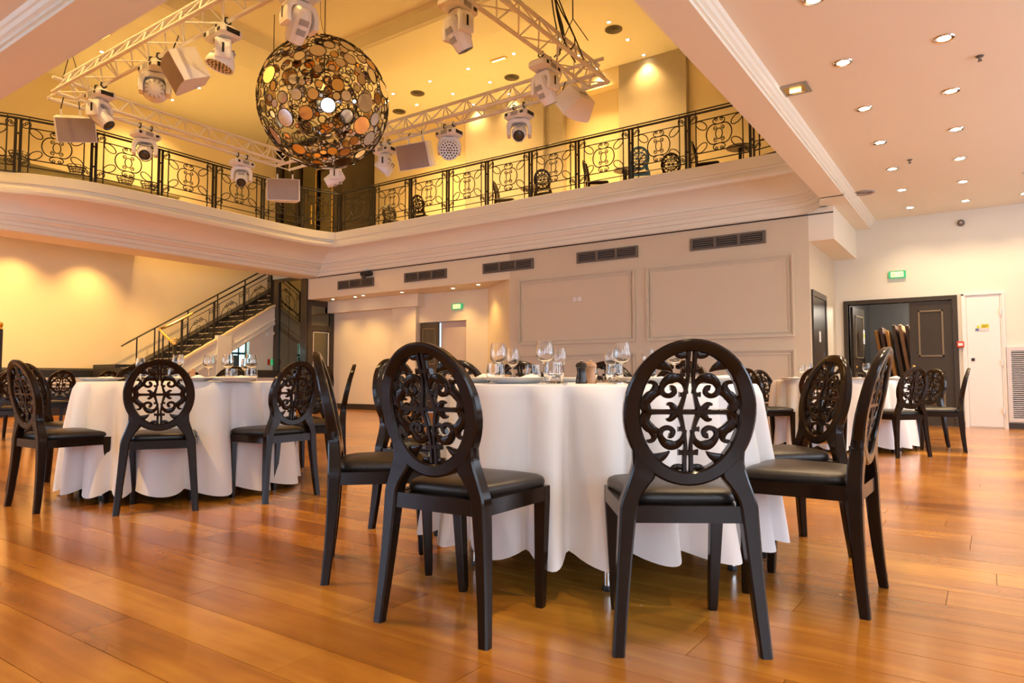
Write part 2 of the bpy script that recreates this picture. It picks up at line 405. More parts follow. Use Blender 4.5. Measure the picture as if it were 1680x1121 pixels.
# recess doorway: dark open leaf on the left, beige blank leaf on the right
d1 = struct('door_1', MB().box(-11.13, -10.56, RB + 0.02, RB + 0.06, 0.01, 2.11), 'dark_paint', smooth=0)
mb = MB()
for z0, z1 in ((0.25, 1.0), (1.12, 1.98)):
    for a, b_, c, d in ((-11.05, -10.64, z0, z0 + .02), (-11.05, -10.64, z1 - .02, z1), (-11.05, -11.03, z0, z1), (-10.66, -10.64, z0, z1)): mb.box(a, b_, RB + 0.008, RB + 0.02, c, d)
mb.build('door_moulding', 'bronze_edge', d1, 0)
struct('door_2', MB().box(-10.54, -9.72, RB + 0.10, RB + 0.14, 0.01, 2.11), 'panel_grey', smooth=0)

# ---- left return of the recess: dark framed glazed door, plane facing the hall
mb = MB()
DX = -14.2
for (y0, y1, z0, z1) in ((11.26, 11.36, 0, 2.79), (12.0, 12.1, 0, 2.79), (11.36, 12.0, 2.66, 2.79), (11.36, 12.0, 2.02, 2.16), (11.36, 12.0, 0, 0.12)):
    mb.box(DX - 0.08, DX + 0.01, y0, y1, z0, z1)
d3 = struct('door_3', mb, 'dark_paint', smooth=0)
MB().box(DX - 0.05, DX - 0.04, 11.36, 12.0, 2.16, 2.66).build('transom_pane', 'tinted_mirror', d3, 0)
MB().box(DX - 0.05, DX - 0.04, 11.44, 11.93, 0.14, 1.98).build('door_pane', 'tinted_mirror', d3, 0)
mb = MB()
for (y0, y1, z0, z1) in ((11.43, 11.445, 0.14, 1.99), (11.925, 11.94, 0.14, 1.99), (11.43, 11.94, 1.975, 1.99)): mb.box(DX - 0.03, DX + 0.005, y0, y1, z0, z1)
mb.build('pane_bead', 'door_white', d3, 0)
MB().box(DX - 0.06, DX, 11.36, 11.43, 0.12, 2.02).box(DX - 0.06, DX, 11.94, 12.0, 0.12, 2.02).build('door_stile', 'dark_paint', d3, 0)
# ---- tall tinted mirror screen next to the stairs
mb = MB()
for a, b_ in ((-15.66, -15.36), (-14.44, -14.21)): mb.box(a, b_, YP - 0.04, YP + 0.08, 0, 3.42)
mb.box(-15.36, -14.44, YP - 0.04, YP + 0.08, 3.34, 3.42)
ms = struct('wall_screen', mb, 'dark_paint', smooth=0)
for a, b_ in ((-15.36, -14.96), (-14.945, -14.44)): MB().box(a, b_, YP, YP + 0.01, 0, 3.34).build('mirror_pane', 'tinted_mirror', ms, 0)
struct('wall_stair_core', MB().box(-15.6, -14.28, YP + 0.09, FAR_Y, 0, 3.4), 'dark_paint', smooth=0)

# ---- gallery slabs
mb = MB()
mb.box(LEFT_X, -14.45, EY, 8.3, 3.95, 4.20).box(-15.35, -14.45, 8.3, FAR_Y, 3.95, 4.20)
mb.box(-14.45, -13.8, EY, YP, 3.34, 4.20).box(-14.45, -13.8, YP, FAR_Y, 3.44, 4.20)
mb.box(-13.8, -1.95, 11.2, FAR_Y, ZS, 4.20)
struct('floor_gallery', mb, 'ceiling', smooth=0)

# ---- sweeping gallery fascia: base line and lip line, lofted through a moulded profile
lip_tab = [(2.42, -13.75), (3.4, -13.72), (4.3, -13.42), (4.75, -13.12), (5.5, -12.84), (6.6, -12.77), (7.75, -12.79), (9.3, -12.84), (10.2, -12.80), (10.75, -12.62)]
base, lip = [], []
n = 40
sm = smooth_path(lip_tab, 6)
for (yy, xx) in sm[:-1]:
    t = (yy - 2.42) / (10.75 - 2.42)
    base.append((-13.8, 2.42 + t * (11.2 - 2.42))); lip.append((xx, yy))
base.append((-13.8, 11.2)); lip.append((-12.62, 10.75))
for i in range(1, 15):
    t = i / 15
    base.append((-13.8 + t * (EX - 0.55 + 13.8), 11.2)); lip.append((-12.62 + t * (-2.55 + 12.62), 10.75))
for k in range(0, 9):
    a = k * PI / 16
    base.append((EX - 0.55 + 0.55 * math.sin(a), 10.65 + 0.55 * math.cos(a)))
    lip.append((EX - 0.60 + 0.50 * math.sin(a), 10.35 + 0.40 * math.cos(a)))
lip[-1] = (EX - 0.01, 10.64)
fprof = [(0.55, 4.252), (0.985, 4.252), (1.0, 4.24), (1.0, 4.075), (0.955, 4.07), (0.95, 4.035), (0.985, 4.00), (0.99, 3.95), (0.96, 3.905), (0.90, 3.885), (0.86, 3.885), (0.85, 3.90),
         (0.66, 3.86), (0.50, 3.80), (0.39, 3.72), (0.33, 3.645), (0.32, 3.62), (0.24, 3.615), (0.24, 3.59), (0.25, 3.565), (0.20, 3.535), (0.19, 3.515), (0.12, 3.51), (0.115, 3.44), (0.05, 3.435), (0.045, 3.36), (0.0, 3.34)]
rings = [[(b_[0] + k * (l[0] - b_[0]), b_[1] + k * (l[1] - b_[1]), z) for k, z in fprof] for b_, l in zip(base, lip)]
# left side bottom sits lower than the beam soffit; blend the last rows up at the right end
struct('trim_7', MB().loft(rings, caps=False, closed=False), 'plaster', smooth=25)
# fill of the lip shelf behind the railing
mb = MB()
for i in range(len(base) - 1):
    p, q = base[i], base[i + 1]; l0, l1 = lip[i], lip[i + 1]
    f = lambda b_, l: (b_[0] + 0.56 * (l[0] - b_[0]), b_[1] + 0.56 * (l[1] - b_[1]), 4.251)
    mb.quad((*p, 4.215), (*q, 4.215), f(q, l1), f(p, l0))
struct('floor_lip', mb, 'plaster', smooth=0)

# ---- upper gallery walls
UY = 13.4
mb = MB().box(LEFT_X, -10.68, UY, UY + 0.2, 4.2, 8.4).box(-7.88, -6.41, UY + 0.1, UY + 0.3, 4.2, 8.4).box(-7.88, -6.41, UY - 0.15, UY + 0.1, 7.22, 7.6).box(-4.90, EX, UY, UY + 0.2, 4.2, 8.4)
struct('wall_gallery_back', mb, 'wall_gloss', smooth=0)
struct('wall_gallery_pier', MB().box(-10.68, -8.35, UY - 0.15, UY + 0.2, 4.2, 7.6).box(-8.35, -7.88, UY - 0.05, UY + 0.2, 4.2, 7.6).box(-6.41, -4.90, UY - 0.15, UY + 0.2, 4.2, 7.6), 'wallpaper', smooth=0)
# dark glazed screen with gilt door frame at the gallery corner
mb = MB()
for a, b_ in ((-17.0, -16.8), (-16.1, -15.95), (-15.27, -15.2), (-14.48, -14.1)): mb.box(a, b_, 12.25, 12.40, 4.2, 7.5)
mb.box(-17.0, -14.1, 12.25, 12.4, 7.3, 7.5).box(-14.18, -14.1, 12.4, UY, 4.2, 7.5)
us = struct('wall_gallery_screen', mb, 'dark_paint', smooth=0)
for a, b_ in ((-16.8, -16.1), (-15.95, -15.27), (-15.2, -14.48)): MB().box(a, b_, 12.32, 12.33, 4.2, 7.3).build('mirror_pane', 'tinted_mirror', us, 0)
mb = MB()
for a, b_, c, d in ((-15.20, -15.17, 4.2, 6.6), (-14.51, -14.48, 4.2, 6.6), (-15.20, -14.48, 6.57, 6.6)): mb.box(a, b_, 12.23, 12.25, c, d)
mb.build('gilt_frame', 'gold_edge', us, 0)
tag(MB().tube([(-15.30, 12.2, 5.05), (-15.26, 12.16, 5.2), (-15.26, 12.16, 5.45), (-15.30, 12.2, 5.6)], 0.02, 6).build('door_handle', 'gold_edge', us), 'gilt pull handle')

# ---- high ceiling with dropped beam frame and raised tray
ZU = 7.60
mb = MB()
mb.box(LEFT_X, -13.1, EY, FAR_Y + 0.2, ZU, ZU + 0.2).box(-13.1, EX + 0.2, 10.55, FAR_Y + 0.2, ZU, ZU + 0.2)
mb.box(-13.1, EX + .2, EY, 3.0, ZU, ZU + 0.2)
struct('ceiling_upper', mb, 'ceiling', smooth=0)
rings = []
cp = [(0.0, ZU), (0.03, ZU - 0.045), (0.06, ZU - 0.05), (0.10, ZU - 0.08), (0.16, ZU - 0.085), (0.96, ZU - 0.085), (1.0, ZU - 0.06), (1.02, ZU - 0.055), (1.05, ZU + 0.16), (1.10, ZU + 0.20)]
for sx, sy in ((-13.1, 3.0), (-13.1, 10.55), (EX + .2, 10.55)):
    rings.append([(sx + (o * 1.07 if sx < -5 else 0), sy + (-o * 1.13 if sy > 5 else 0), z) for o, z in cp])
struct('trim_8', MB().loft(rings, caps=False, closed=False), 'plaster', smooth=25)
struct('ceiling_tray', MB().box(-11.95, EX + .2, 3.0, 9.35, ZU + 0.20, ZU + 0.4), 'ceiling', smooth=0)

# ---- wainscot, banquette zone and skirting on the left wall
mb = MB().box(LEFT_X, LEFT_X + 0.03, NEAR_Y, 8.0, 0.84, 1.02)
struct('trim_9', mb, 'bench_black', smooth=0)
struct('baseboard_far', MB().box(-0.42, -0.34, FAR_Y - 0.015, FAR_Y, 0, 0.09).box(0.22, RIGHT_X, FAR_Y - 0.015, FAR_Y, 0, 0.09).box(-2.23, -2.09, FAR_Y - 0.015, FAR_Y, 0, 0.09), 'dark_paint', smooth=0)

# ---- far wall: double doorway to the store room
mb = MB()
mb.box(-2.10, -2.03, FAR_Y - 0.03, FAR_Y + 0.18, 0, 2.17).box(-0.46, -0.39, FAR_Y - 0.03, FAR_Y + 0.18, 0, 2.17).box(-2.03, -0.46, FAR_Y - 0.03, FAR_Y + 0.18, 2.10, 2.17)
fr = struct('trim_10', mb, 'dark_paint', smooth=0)
def panel_door(name, w, h, m, edge):
    mb = MB().box(0, w, -0.022, 0.022, 0.01, h)
    o = mb.build(name, m, None, 0); o['kind'] = 'structure'
    for z0, z1 in ((0.18, 0.90), (1.16, h - 0.14)):
        q = MB()
        for a, b_, c, d in ((0.13, w - 0.13, z0, z0 + .025), (0.13, w - 0.13, z1 - .025, z1), (0.13, 0.155, z0, z1), (w - 0.155, w - 0.13, z0, z1)):
            q.box(a, b_, -0.036, -0.022, c, d); q.box(a, b_, 0.022, 0.036, c, d)
        q.build('panel_moulding', edge, o, 0)
    k = MB(); k.lathe([(0.0, 0.05), (0.022, 0.045), (0.026, 0.03), (0.012, 0.015), (0.012, 0.0)], 10, M=Matrix.Translation((0.05, -0.022, 1.0)) @ Matrix.Rotation(PI / 2, 4, 'X'))
    k.build('door_knob', 'brass', o)
    return o
o = panel_door('door_4', 0.62, 2.08, 'dark_paint', 'bronze_edge'); o.location = (-1.085, FAR_Y + 0.03, 0)
o = panel_door('door_5', 0.78, 2.08, 'dark_paint', 'bronze_edge'); o.location = (-2.0, FAR_Y + 0.18, 0); o.rotation_euler = (0, 0, math.radians(84))
mb = MB().box(-2.23, -2.15, FAR_Y + 0.16, 17.0, 0, 2.6).box(-0.2, -0.1, FAR_Y + 0.16, 17.0, 0, 2.6).box(-2.23, -0.1, 17.0, 17.1, 0, 2.6)
struct('wall_store', mb, 'store_wall', smooth=0)
struct('ceiling_store', MB().box(-2.23, -0.1, FAR_Y + 0.16, 17.1, 2.45, 2.6), 'store_blue_lit', smooth=0)
d = bpy.data.lights.new('store_fill_lamp', 'POINT'); d.energy = 90; d.color = (1.0, 0.88, 0.72); d.shadow_soft_size = 0.1
obj('store_fill_lamp', d, None, (-1.0, 14.6, 2.25))  # unseen fill lamp added to brighten the store room boards
# side door in the return of the panelled block
mb = MB().box(-2.235, -2.20, 11.33, 11.42, 0, 2.18).box(-2.235, -2.20, 12.34, 12.43, 0, 2.18).box(-2.235, -2.20, 11.42, 12.34, 2.09, 2.18)
struct('trim_11', mb, 'dark_paint', smooth=0)
d6 = struct('door_6', MB().box(-2.24, -2.215, 11.42, 12.34, 0.01, 2.09), 'dark_paint', smooth=0)
MB().box(-2.215, -2.211, 11.80, 11.92, 1.38, 1.55).build('door_sign', 'bench_pale', d6, 0)
MB().box(-2.215, -2.211, 12.16, 12.26, 0.9, 1.25).build('push_plate', 'steel', d6, 0)
# white service door with frame, hinges, lock and warning plates
mb = MB()
for a, b_, dp in ((-0.335, -0.30, 0.03), (-0.30, -0.275, 0.018)): mb.box(a, b_, FAR_Y - dp, FAR_Y, 0, 2.15 + (-0.275 - b_))
for a, b_, dp in ((0.205, 0.235, 0.03), (0.18, 0.205, 0.018)): mb.box(a, b_, FAR_Y - dp, FAR_Y, 0, 2.15)
mb.box(-0.335, 0.235, FAR_Y - 0.03, FAR_Y, 2.15, 2.19)
struct('trim_12', mb, 'door_white', smooth=0)
d7 = struct('door_7', MB().box(-0.27, 0.175, FAR_Y - 0.012, FAR_Y, 0.02, 2.14), 'door_white', smooth=0)
for z in (0.28, 1.05, 1.86):
    MB().cyl((0.182, FAR_Y - 0.035, z - 0.05), (0.182, FAR_Y - 0.035, z + 0.05), 0.013, 8).build('hinge', 'door_white', d7)
MB().cbox((-0.20, FAR_Y - 0.018, 1.10), (0.045, 0.016, 0.05), ch=0.004).build('lock', 'black_plastic', d7)

# =================================================================== THINGS: fittings on walls and ceilings
def exit_sign(loc, rotz, label, w=0.26, h=0.12):
    t = thing('exit_sign', label, 'sign', loc, rotz)
    MB().cbox((0, 0, 0), (w, 0.05, h), ch=0.006).build('housing', 'sign_green', t)
    MB().box(-w * 0.36, w * 0.36, -0.027, -0.025, -h * 0.36, h * 0.36).build('lit_face', 'sign_glow', t, 0)
    m = MB(); s = h / 0.12
    def stroke(pts, r): m.tube([(x * s, -0.029, z * s) for x, z in pts], r * s, 5)
    stroke([(-0.045, 0.03), (-0.044, 0.031)], 0.008)                                  # running figure
    stroke([(-0.045, 0.018), (-0.052, -0.006), (-0.040, -0.02), (-0.046, -0.036)], 0.005)
    stroke([(-0.052, -0.006), (-0.066, -0.018), (-0.080, -0.016)], 0.005)
    stroke([(-0.064, 0.004), (-0.054, 0.018), (-0.036, 0.012), (-0.026, 0.0)], 0.004)
    stroke([(0.0, 0.0), (0.07, 0.0)], 0.005); stroke([(0.048, 0.022), (0.072, 0.0), (0.048, -0.022)], 0.005)   # arrow
    m.build('pictogram', 'sign_green', t)
    return t
exit_sign((-1.24, FAR_Y - 0.028, 2.58), 0, 'lit green and yellow exit sign high above the dark double doors')
exit_sign((-9.95, RB - 0.03, 2.44), 0, 'lit green exit sign above the recess doorway', 0.30, 0.13)
for k, (x0, x1, z0, z1, m, lb) in enumerate(((-0.125, 0.0, 1.60, 1.665, None, 'yellow warning triangle and plate over a blue strip on the white service door'),)):
    t = thing('warning_plate', lb, 'sign', (-0.05, FAR_Y - 0.014, 1.62))
    MB().box(-0.105, 0.075, -0.004, 0, -0.055, -0.02).build('strip', 'bench_pale', t, 0)
    MB().box(-0.105, -0.06, -0.006, -0.003, -0.055, -0.02).build('strip_end', 'sign_blue', t, 0)
    MB().box(-0.03, 0.075, -0.004, 0, -0.012, 0.05).build('plate', 'sign_yellow', t, 0)
    MB().prism([(-0.095, -0.012), (-0.038, -0.012), (-0.067, 0.042)], lambda p: (p[0], -0.004, p[1]), lambda p: (p[0], 0, p[1])).build('triangle', 'sign_yellow', t, 0)
    MB().box(-0.07, -0.064, -0.006, -0.004, 0.0, 0.025).box(-0.02, 0.065, -0.0055, -0.004, 0.03, 0.036).box(-0.02, 0.065, -0.0055, -0.004, 0.012, 0.018).box(-0.02, 0.04, -0.0055, -0.004, -0.003, 0.003).build('lettering', 'black_plastic', t, 0)
t = thing('fire_alarm', 'small red fire alarm call point beside the white service door', 'alarm', (-0.365, FAR_Y - 0.03, 1.35))
MB().cbox((0, 0, 0), (0.10, 0.05, 0.10), ch=0.008).build('housing', 'red_plastic', t)
MB().box(-0.032, 0.032, -0.028, -0.024, -0.022, 0.022).build('press_plate', 'door_white', t, 0)
t = thing('wall_siren', 'round dark siren high on the far wall', 'siren', (-0.30, FAR_Y, 3.36), rot=(PI / 2, 0, 0))
MB().lathe([(0.0, 0.05), (0.03, 0.05), (0.05, 0.04), (0.055, 0.0)], 16, caps=False).build('housing', 'vent_brown', t)
MB().lathe([(0.0, 0.056), (0.02, 0.054), (0.022, 0.05)], 10).build('grille', 'grille_grey', t)
t = thing('wall_grille', 'tall pale metal ventilation grille on the far wall beside the white door', 'vent', (0.60, FAR_Y, 0))
mb = MB()
for a, b_, c, d in ((-0.36, -0.30, 0.11, 1.29), (0.30, 0.36, 0.11, 1.29), (-0.30, 0.30, 1.23, 1.29), (-0.30, 0.30, 0.11, 0.17)): mb.box(a, b_, -0.05, 0, c, d)
mb.build('frame', 'bench_pale', t, 0)
MB().box(-0.30, 0.30, -0.008, -0.004, 0.17, 1.23).build('backing', 'vent_brown', t, 0)
mb = MB(); z = 0.185
while z < 1.22:
    mb.add([(-0.3, -0.045, z), (0.3, -0.045, z), (0.3, -0.012, z + 0.014), (-0.3, -0.012, z + 0.014), (-0.3, -0.045, z + 0.006), (0.3, -0.045, z + 0.006), (0.3, -0.012, z + 0.02), (-0.3, -0.012, z + 0.02)],
           [(3, 2, 1, 0), (4, 5, 6, 7), (0, 1, 5, 4), (1, 2, 6, 5), (2, 3, 7, 6), (3, 0, 4, 7)]); z += 0.032
tag(mb.build('louvre_slats', 'bench_pale', t, 0), kind='stuff')
t = thing('wall_socket', 'pair of small white switch plates in the left wall panel', 'switch', (-6.34, YP, 2.29))
MB().cbox((-0.05, -0.008, 0), (0.085, 0.016, 0.085), ch=0.004).build('plate', 'door_white', t)
MB().cbox((0.05, -0.008, 0), (0.085, 0.016, 0.085), ch=0.004).build('plate', 'door_white', t)

# ---- slot vents under the gallery
names = ['brown slot vent farthest left, below the gallery corner', 'brown slot vent second from the left over the recess', 'brown slot vent in the middle above the edge of the panelled wall',
         'brown slot vent above the left wall panel', 'brown slot vent farthest right, above the right wall panel']
proto = thing('slot_vent', names[0], 'vent', (-12.43, YP, 3.07), group='slot vents below the gallery')
mb = MB()
mb.box(-0.625, 0.625, -0.03, 0, 0.075, 0.105).box(-0.625, 0.625, -0.03, 0, -0.105, -0.075)
for a, b_ in ((-0.625, -0.575), (-0.225, -0.17), (0.17, 0.225), (0.575, 0.625)): mb.box(a, b_, -0.03, 0, -0.075, 0.075)
mb.build('frame', 'vent_brown', proto, 0)
MB().box(-0.575, 0.575, -0.006, -0.002, -0.075, 0.075).build('backing', 'vent_dark', proto, 0)
for a, b_ in ((-0.575, -0.225), (-0.17, 0.17), (0.225, 0.575)):
    mb = MB()
    for k in range(4): mb.box(a + 0.01, b_ - 0.01, -0.024, -0.006, -0.062 + k * 0.036, -0.048 + k * 0.036)
    mb.build('louvre', 'vent_brown', proto, 0)
for k, x in enumerate((-10.19, -7.95, -5.715, -3.495)):
    c = copy_tree(proto); c.location = (x, YP, 3.07); c['label'] = names[k + 1]
t = thing('security_camera', 'small black dome camera above the leftmost slot vent', 'camera', (-11.98, YP - 0.10, 3.26))
MB().cbox((0, 0.02, 0.0), (0.26, 0.20, 0.10), ch=0.02).build('body', 'black_plastic', t)
MB().lathe([(0.0, -0.06), (0.04, -0.05), (0.06, -0.02), (0.06, 0.0)], 14, c=(-0.06, -0.02, -0.05)).build('dome', 'dark_glass', t)
MB().cyl((-0.13, 0.06, 0.05), (-0.2, 0.09, 0.10), 0.018, 6).build('arm', 'black_plastic', t)

# ---- recessed downlights: trim ring, glowing lens and the lamp itself
ring_me = MB().lathe([(0.034, 0.004), (0.034, -0.004), (0.052, -0.007), (0.056, 0.0)], 18).mesh('trim_ring', 'chrome')
lens_me = MB().lathe([(0.0, -0.0015), (0.034, -0.0015), (0.034, 0.004)], 14).mesh('lens', 'lamp_glow')
big_ring = MB().lathe([(0.05, 0.004), (0.05, -0.005), (0.072, -0.009), (0.078, 0.0)], 18).mesh('trim_ring', 'chrome')
big_lens = MB().lathe([(0.0, -0.0015), (0.05, -0.0015), (0.05, 0.004)], 14).mesh('lens', 'lamp_glow')
LAMPS = {}
def downlight(loc, label, group, power, col, angle=95, blend=0.9, big=False):
    t = thing('ceiling_spotlight', label, 'spotlight', loc, 0, group)
    obj('trim_ring', big_ring if big else ring_me, t); obj('lens', big_lens if big else lens_me, t)
    key = (power, col, angle, blend)
    if key not in LAMPS:
        d = bpy.data.lights.new('spot_lamp', 'SPOT'); d.energy = power; d.color = col; d.spot_size = math.radians(angle); d.spot_blend = blend; d.shadow_soft_size = 0.04
        LAMPS[key] = d
    obj('spot_lamp', LAMPS[key], t, (0, 0, -0.03))
    return t
WARM = (1.0, 0.72, 0.41); AMBER = (1.0, 0.59, 0.185); SOFT = (1.0, 0.72, 0.42)
ys = [12.68, 11.41, 10.18, 8.94, 7.71, 6.46, 5.24, 4.0, 2.76, 1.52, 0.28]
for x, nm in ((-0.965, 'row nearest the atrium beam'), (-0.215, 'middle row of the low ceiling'), (0.53, 'row by the picture edge')):
    for i, y in enumerate(ys):
        if i > 7 and x != -0.215: continue
        if x > 0 and i > 5: continue
        downlight((x, y, ZC - 0.001), 'warm recessed spotlight, %s from the far wall in the %s' % (ordinal(i), nm), 'spotlights in the low right ceiling', 62, WARM, 120, 1.0, big=True)
up = {'front': [(-5.75, 11.48), (-6.88, 11.49), (-7.97, 11.49), (-9.19, 11.49), (-10.30, 11.48), (-11.49, 11.5)],
      'middle': [(-5.75, 12.31), (-6.90, 12.34), (-9.21, 12.31), (-10.32, 12.32), (-11.48, 12.31)],
      'rear': [(-5.76, 13.1), (-6.89, 13.1), (-9.22, 13.1), (-10.31, 13.1)]}
for r_, pts in up.items():
    for i, (x, y) in enumerate(pts):
        downlight((x, y, ZU - 0.001), 'amber recessed spotlight, %s from the right in the %s row over the back gallery' % (ordinal(i), r_), 'spotlights over the back gallery', 235 if r_ != 'rear' else 105, AMBER, 110, 1.0)
for i, (x, y) in enumerate(((-14.97, 6.5), (-13.66, 8.3), (-14.98, 8.65), (-16.14, 8.0), (-16.18, 8.67), (-14.97, 4.4))):
    downlight((x, y, ZU - 0.001), 'amber recessed spotlight %s over the left gallery' % ['above the truss corner lamp', 'closest to the ceiling beam', 'between two neighbours', 'beside the white moving lamp with open yoke', 'nearest the left wall', 'hidden by the near beam'][i], 'spotlights over the left gallery', 250, AMBER, 110, 1.0)
for i, (x, y) in enumerate(((-13.6, 11.55), (-12.36, 11.42), (-12.75, 11.52), (-11.15, 11.5), (-9.73, 11.65), (-8.9, 11.5))):
    downlight((x, y, 2.799), 'small warm spotlight in the recess soffit, %s from the left' % ordinal(i), 'spotlights in the recess soffit', 48, AMBER, 110, 1.0)
for i, y in enumerate((4.3, 5.75, 7.19)):
    downlight((-16.35, y, 3.949), 'warm wall-washing spotlight under the left gallery, %s from the near end' % ordinal(i), 'spotlights under the left gallery', 250, AMBER, 105, 1.0)
for i, (x, y) in enumerate(((-15.2, 5.0), (-15.0, 8.5), (-16.0, 1.0), (-12.0, 0.6), (-8.0, 0.6), (-4.5, 0.6))):
    downlight((x, y, (3.949 if y > 2 else ZC - 0.001)), 'warm recessed spotlight %s' % ['under the near end of the left gallery', 'under the left gallery before the stairs', 'in the low ceiling by the left wall', 'in the low near ceiling, far left', 'in the low near ceiling, middle', 'in the low near ceiling, right'][i], 'spotlights in the low near ceiling', 290, AMBER, 130, 1.0)
for i, x in enumerate((-4.6, -6.1, -7.6, -9.1, -10.6, -12.1)):  # out-of-view spots added to light the mirror discs and the hall
    downlight((x, 2.72, ZU - 0.001), 'added unseen amber spotlight on the near side of the high ceiling, %s from the right' % ordinal(i), 'added spotlights on the near side of the high ceiling', 230, AMBER, 120, 1.0)

# small ceiling fittings
def disc_fitting(name, loc, r, label, cat, m='vent_brown'):
    t = thing(name, label, cat, loc)
    MB().lathe([(r * 0.72, 0.002), (r * 0.72, -0.004), (r * 0.9, -0.018), (r, -0.012), (r, 0.0)], 22).build('rim', m, t)
    mb = MB()
    for k in (0.15, 0.34, 0.54): mb.lathe([(r * k, -0.004), (r * k + r * 0.09, -0.012), (r * k + r * 0.12, -0.004)], 18)
    mb.build('grille_rings', m, t); MB().lathe([(0, -0.002), (r * 0.72, -0.002), (r * 0.72, 0.0)], 18).build('backing', 'vent_dark', t)
    return t
disc_fitting('ceiling_loudspeaker', (-1.45, 11.25, ZC), 0.15, 'round grey loudspeaker grille in the low ceiling beside the beam moulding', 'loudspeaker', 'grille_grey')
for i, (x, y) in enumerate(((-12.14, 12.37), (-10.99, 11.81), (-8.65, 12.39), (-5.8, 11.78))):
    disc_fitting('air_diffuser', (x, y, ZU), 0.17, 'round brown air diffuser in the high ceiling, %s from the left' % ordinal(i), 'vent')
for i, (x, y) in enumerate(((-8.37, 11.5), (-14.2, 6.2))):
    t = thing('ceiling_fitting', ['slim rectangular brass lamp fitting in the high ceiling over the back gallery', 'slim rectangular brass lamp fitting in the high ceiling near the left beam'][i], 'lamp', (x, y, ZU))
    MB().box(-0.19, 0.19, -0.05, -0.035, -0.03, 0).box(-0.19, 0.19, 0.035, 0.05, -0.03, 0).box(-0.19, -0.175, -0.035, 0.035, -0.03, 0).box(0.175, 0.19, -0.035, 0.035, -0.03, 0).build('frame', 'brass', t, 0)
    MB().box(-0.175, 0.175, -0.035, 0.035, -0.012, -0.008).build('lens', 'lamp_soft', t, 0)
t = thing('halogen_lamp', 'square halogen flood lamp with metal reflector set in the low ceiling', 'lamp', (-1.44, 6.80, ZC))
mb = MB()
for a, b_, c, d in ((-0.13, 0.13, -0.13, -0.095), (-0.13, 0.13, 0.095, 0.13), (-0.13, -0.095, -0.095, 0.095), (0.095, 0.13, -0.095, 0.095)): mb.box(a, b_, c, d, -0.012, 0)
mb.build('frame', 'steel', t, 0)
MB().box(-0.095, 0.095, -0.095, 0.095, -0.006, -0.002).build('reflector', 'brass', t, 0)
MB().cyl((-0.05, 0.02, -0.014), (0.05, 0.02, -0.014), 0.014, 8).build('tube', 'lamp_soft', t)
for i, (x, y) in enumerate(((-0.74, 9.88), (0.02, 7.0))):
    t = thing('smoke_detector', ['small dark sprinkler head between the ceiling spotlight rows', 'small dark sprinkler head near the right end of the low ceiling'][i], 'sprinkler', (x, y, ZC))
    MB().lathe([(0.03, 0), (0.03, -0.008), (0.012, -0.014), (0.012, -0.04), (0.02, -0.045), (0.0, -0.048)], 10).build('body', 'vent_brown', t)
    MB().tube([(0.0, -0.02, -0.02), (0.0, -0.026, -0.035), (0, 0, -0.05), (0, 0.026, -0.035), (0, 0.02, -0.02)], 0.004, 5).build('guard', 'steel', t)

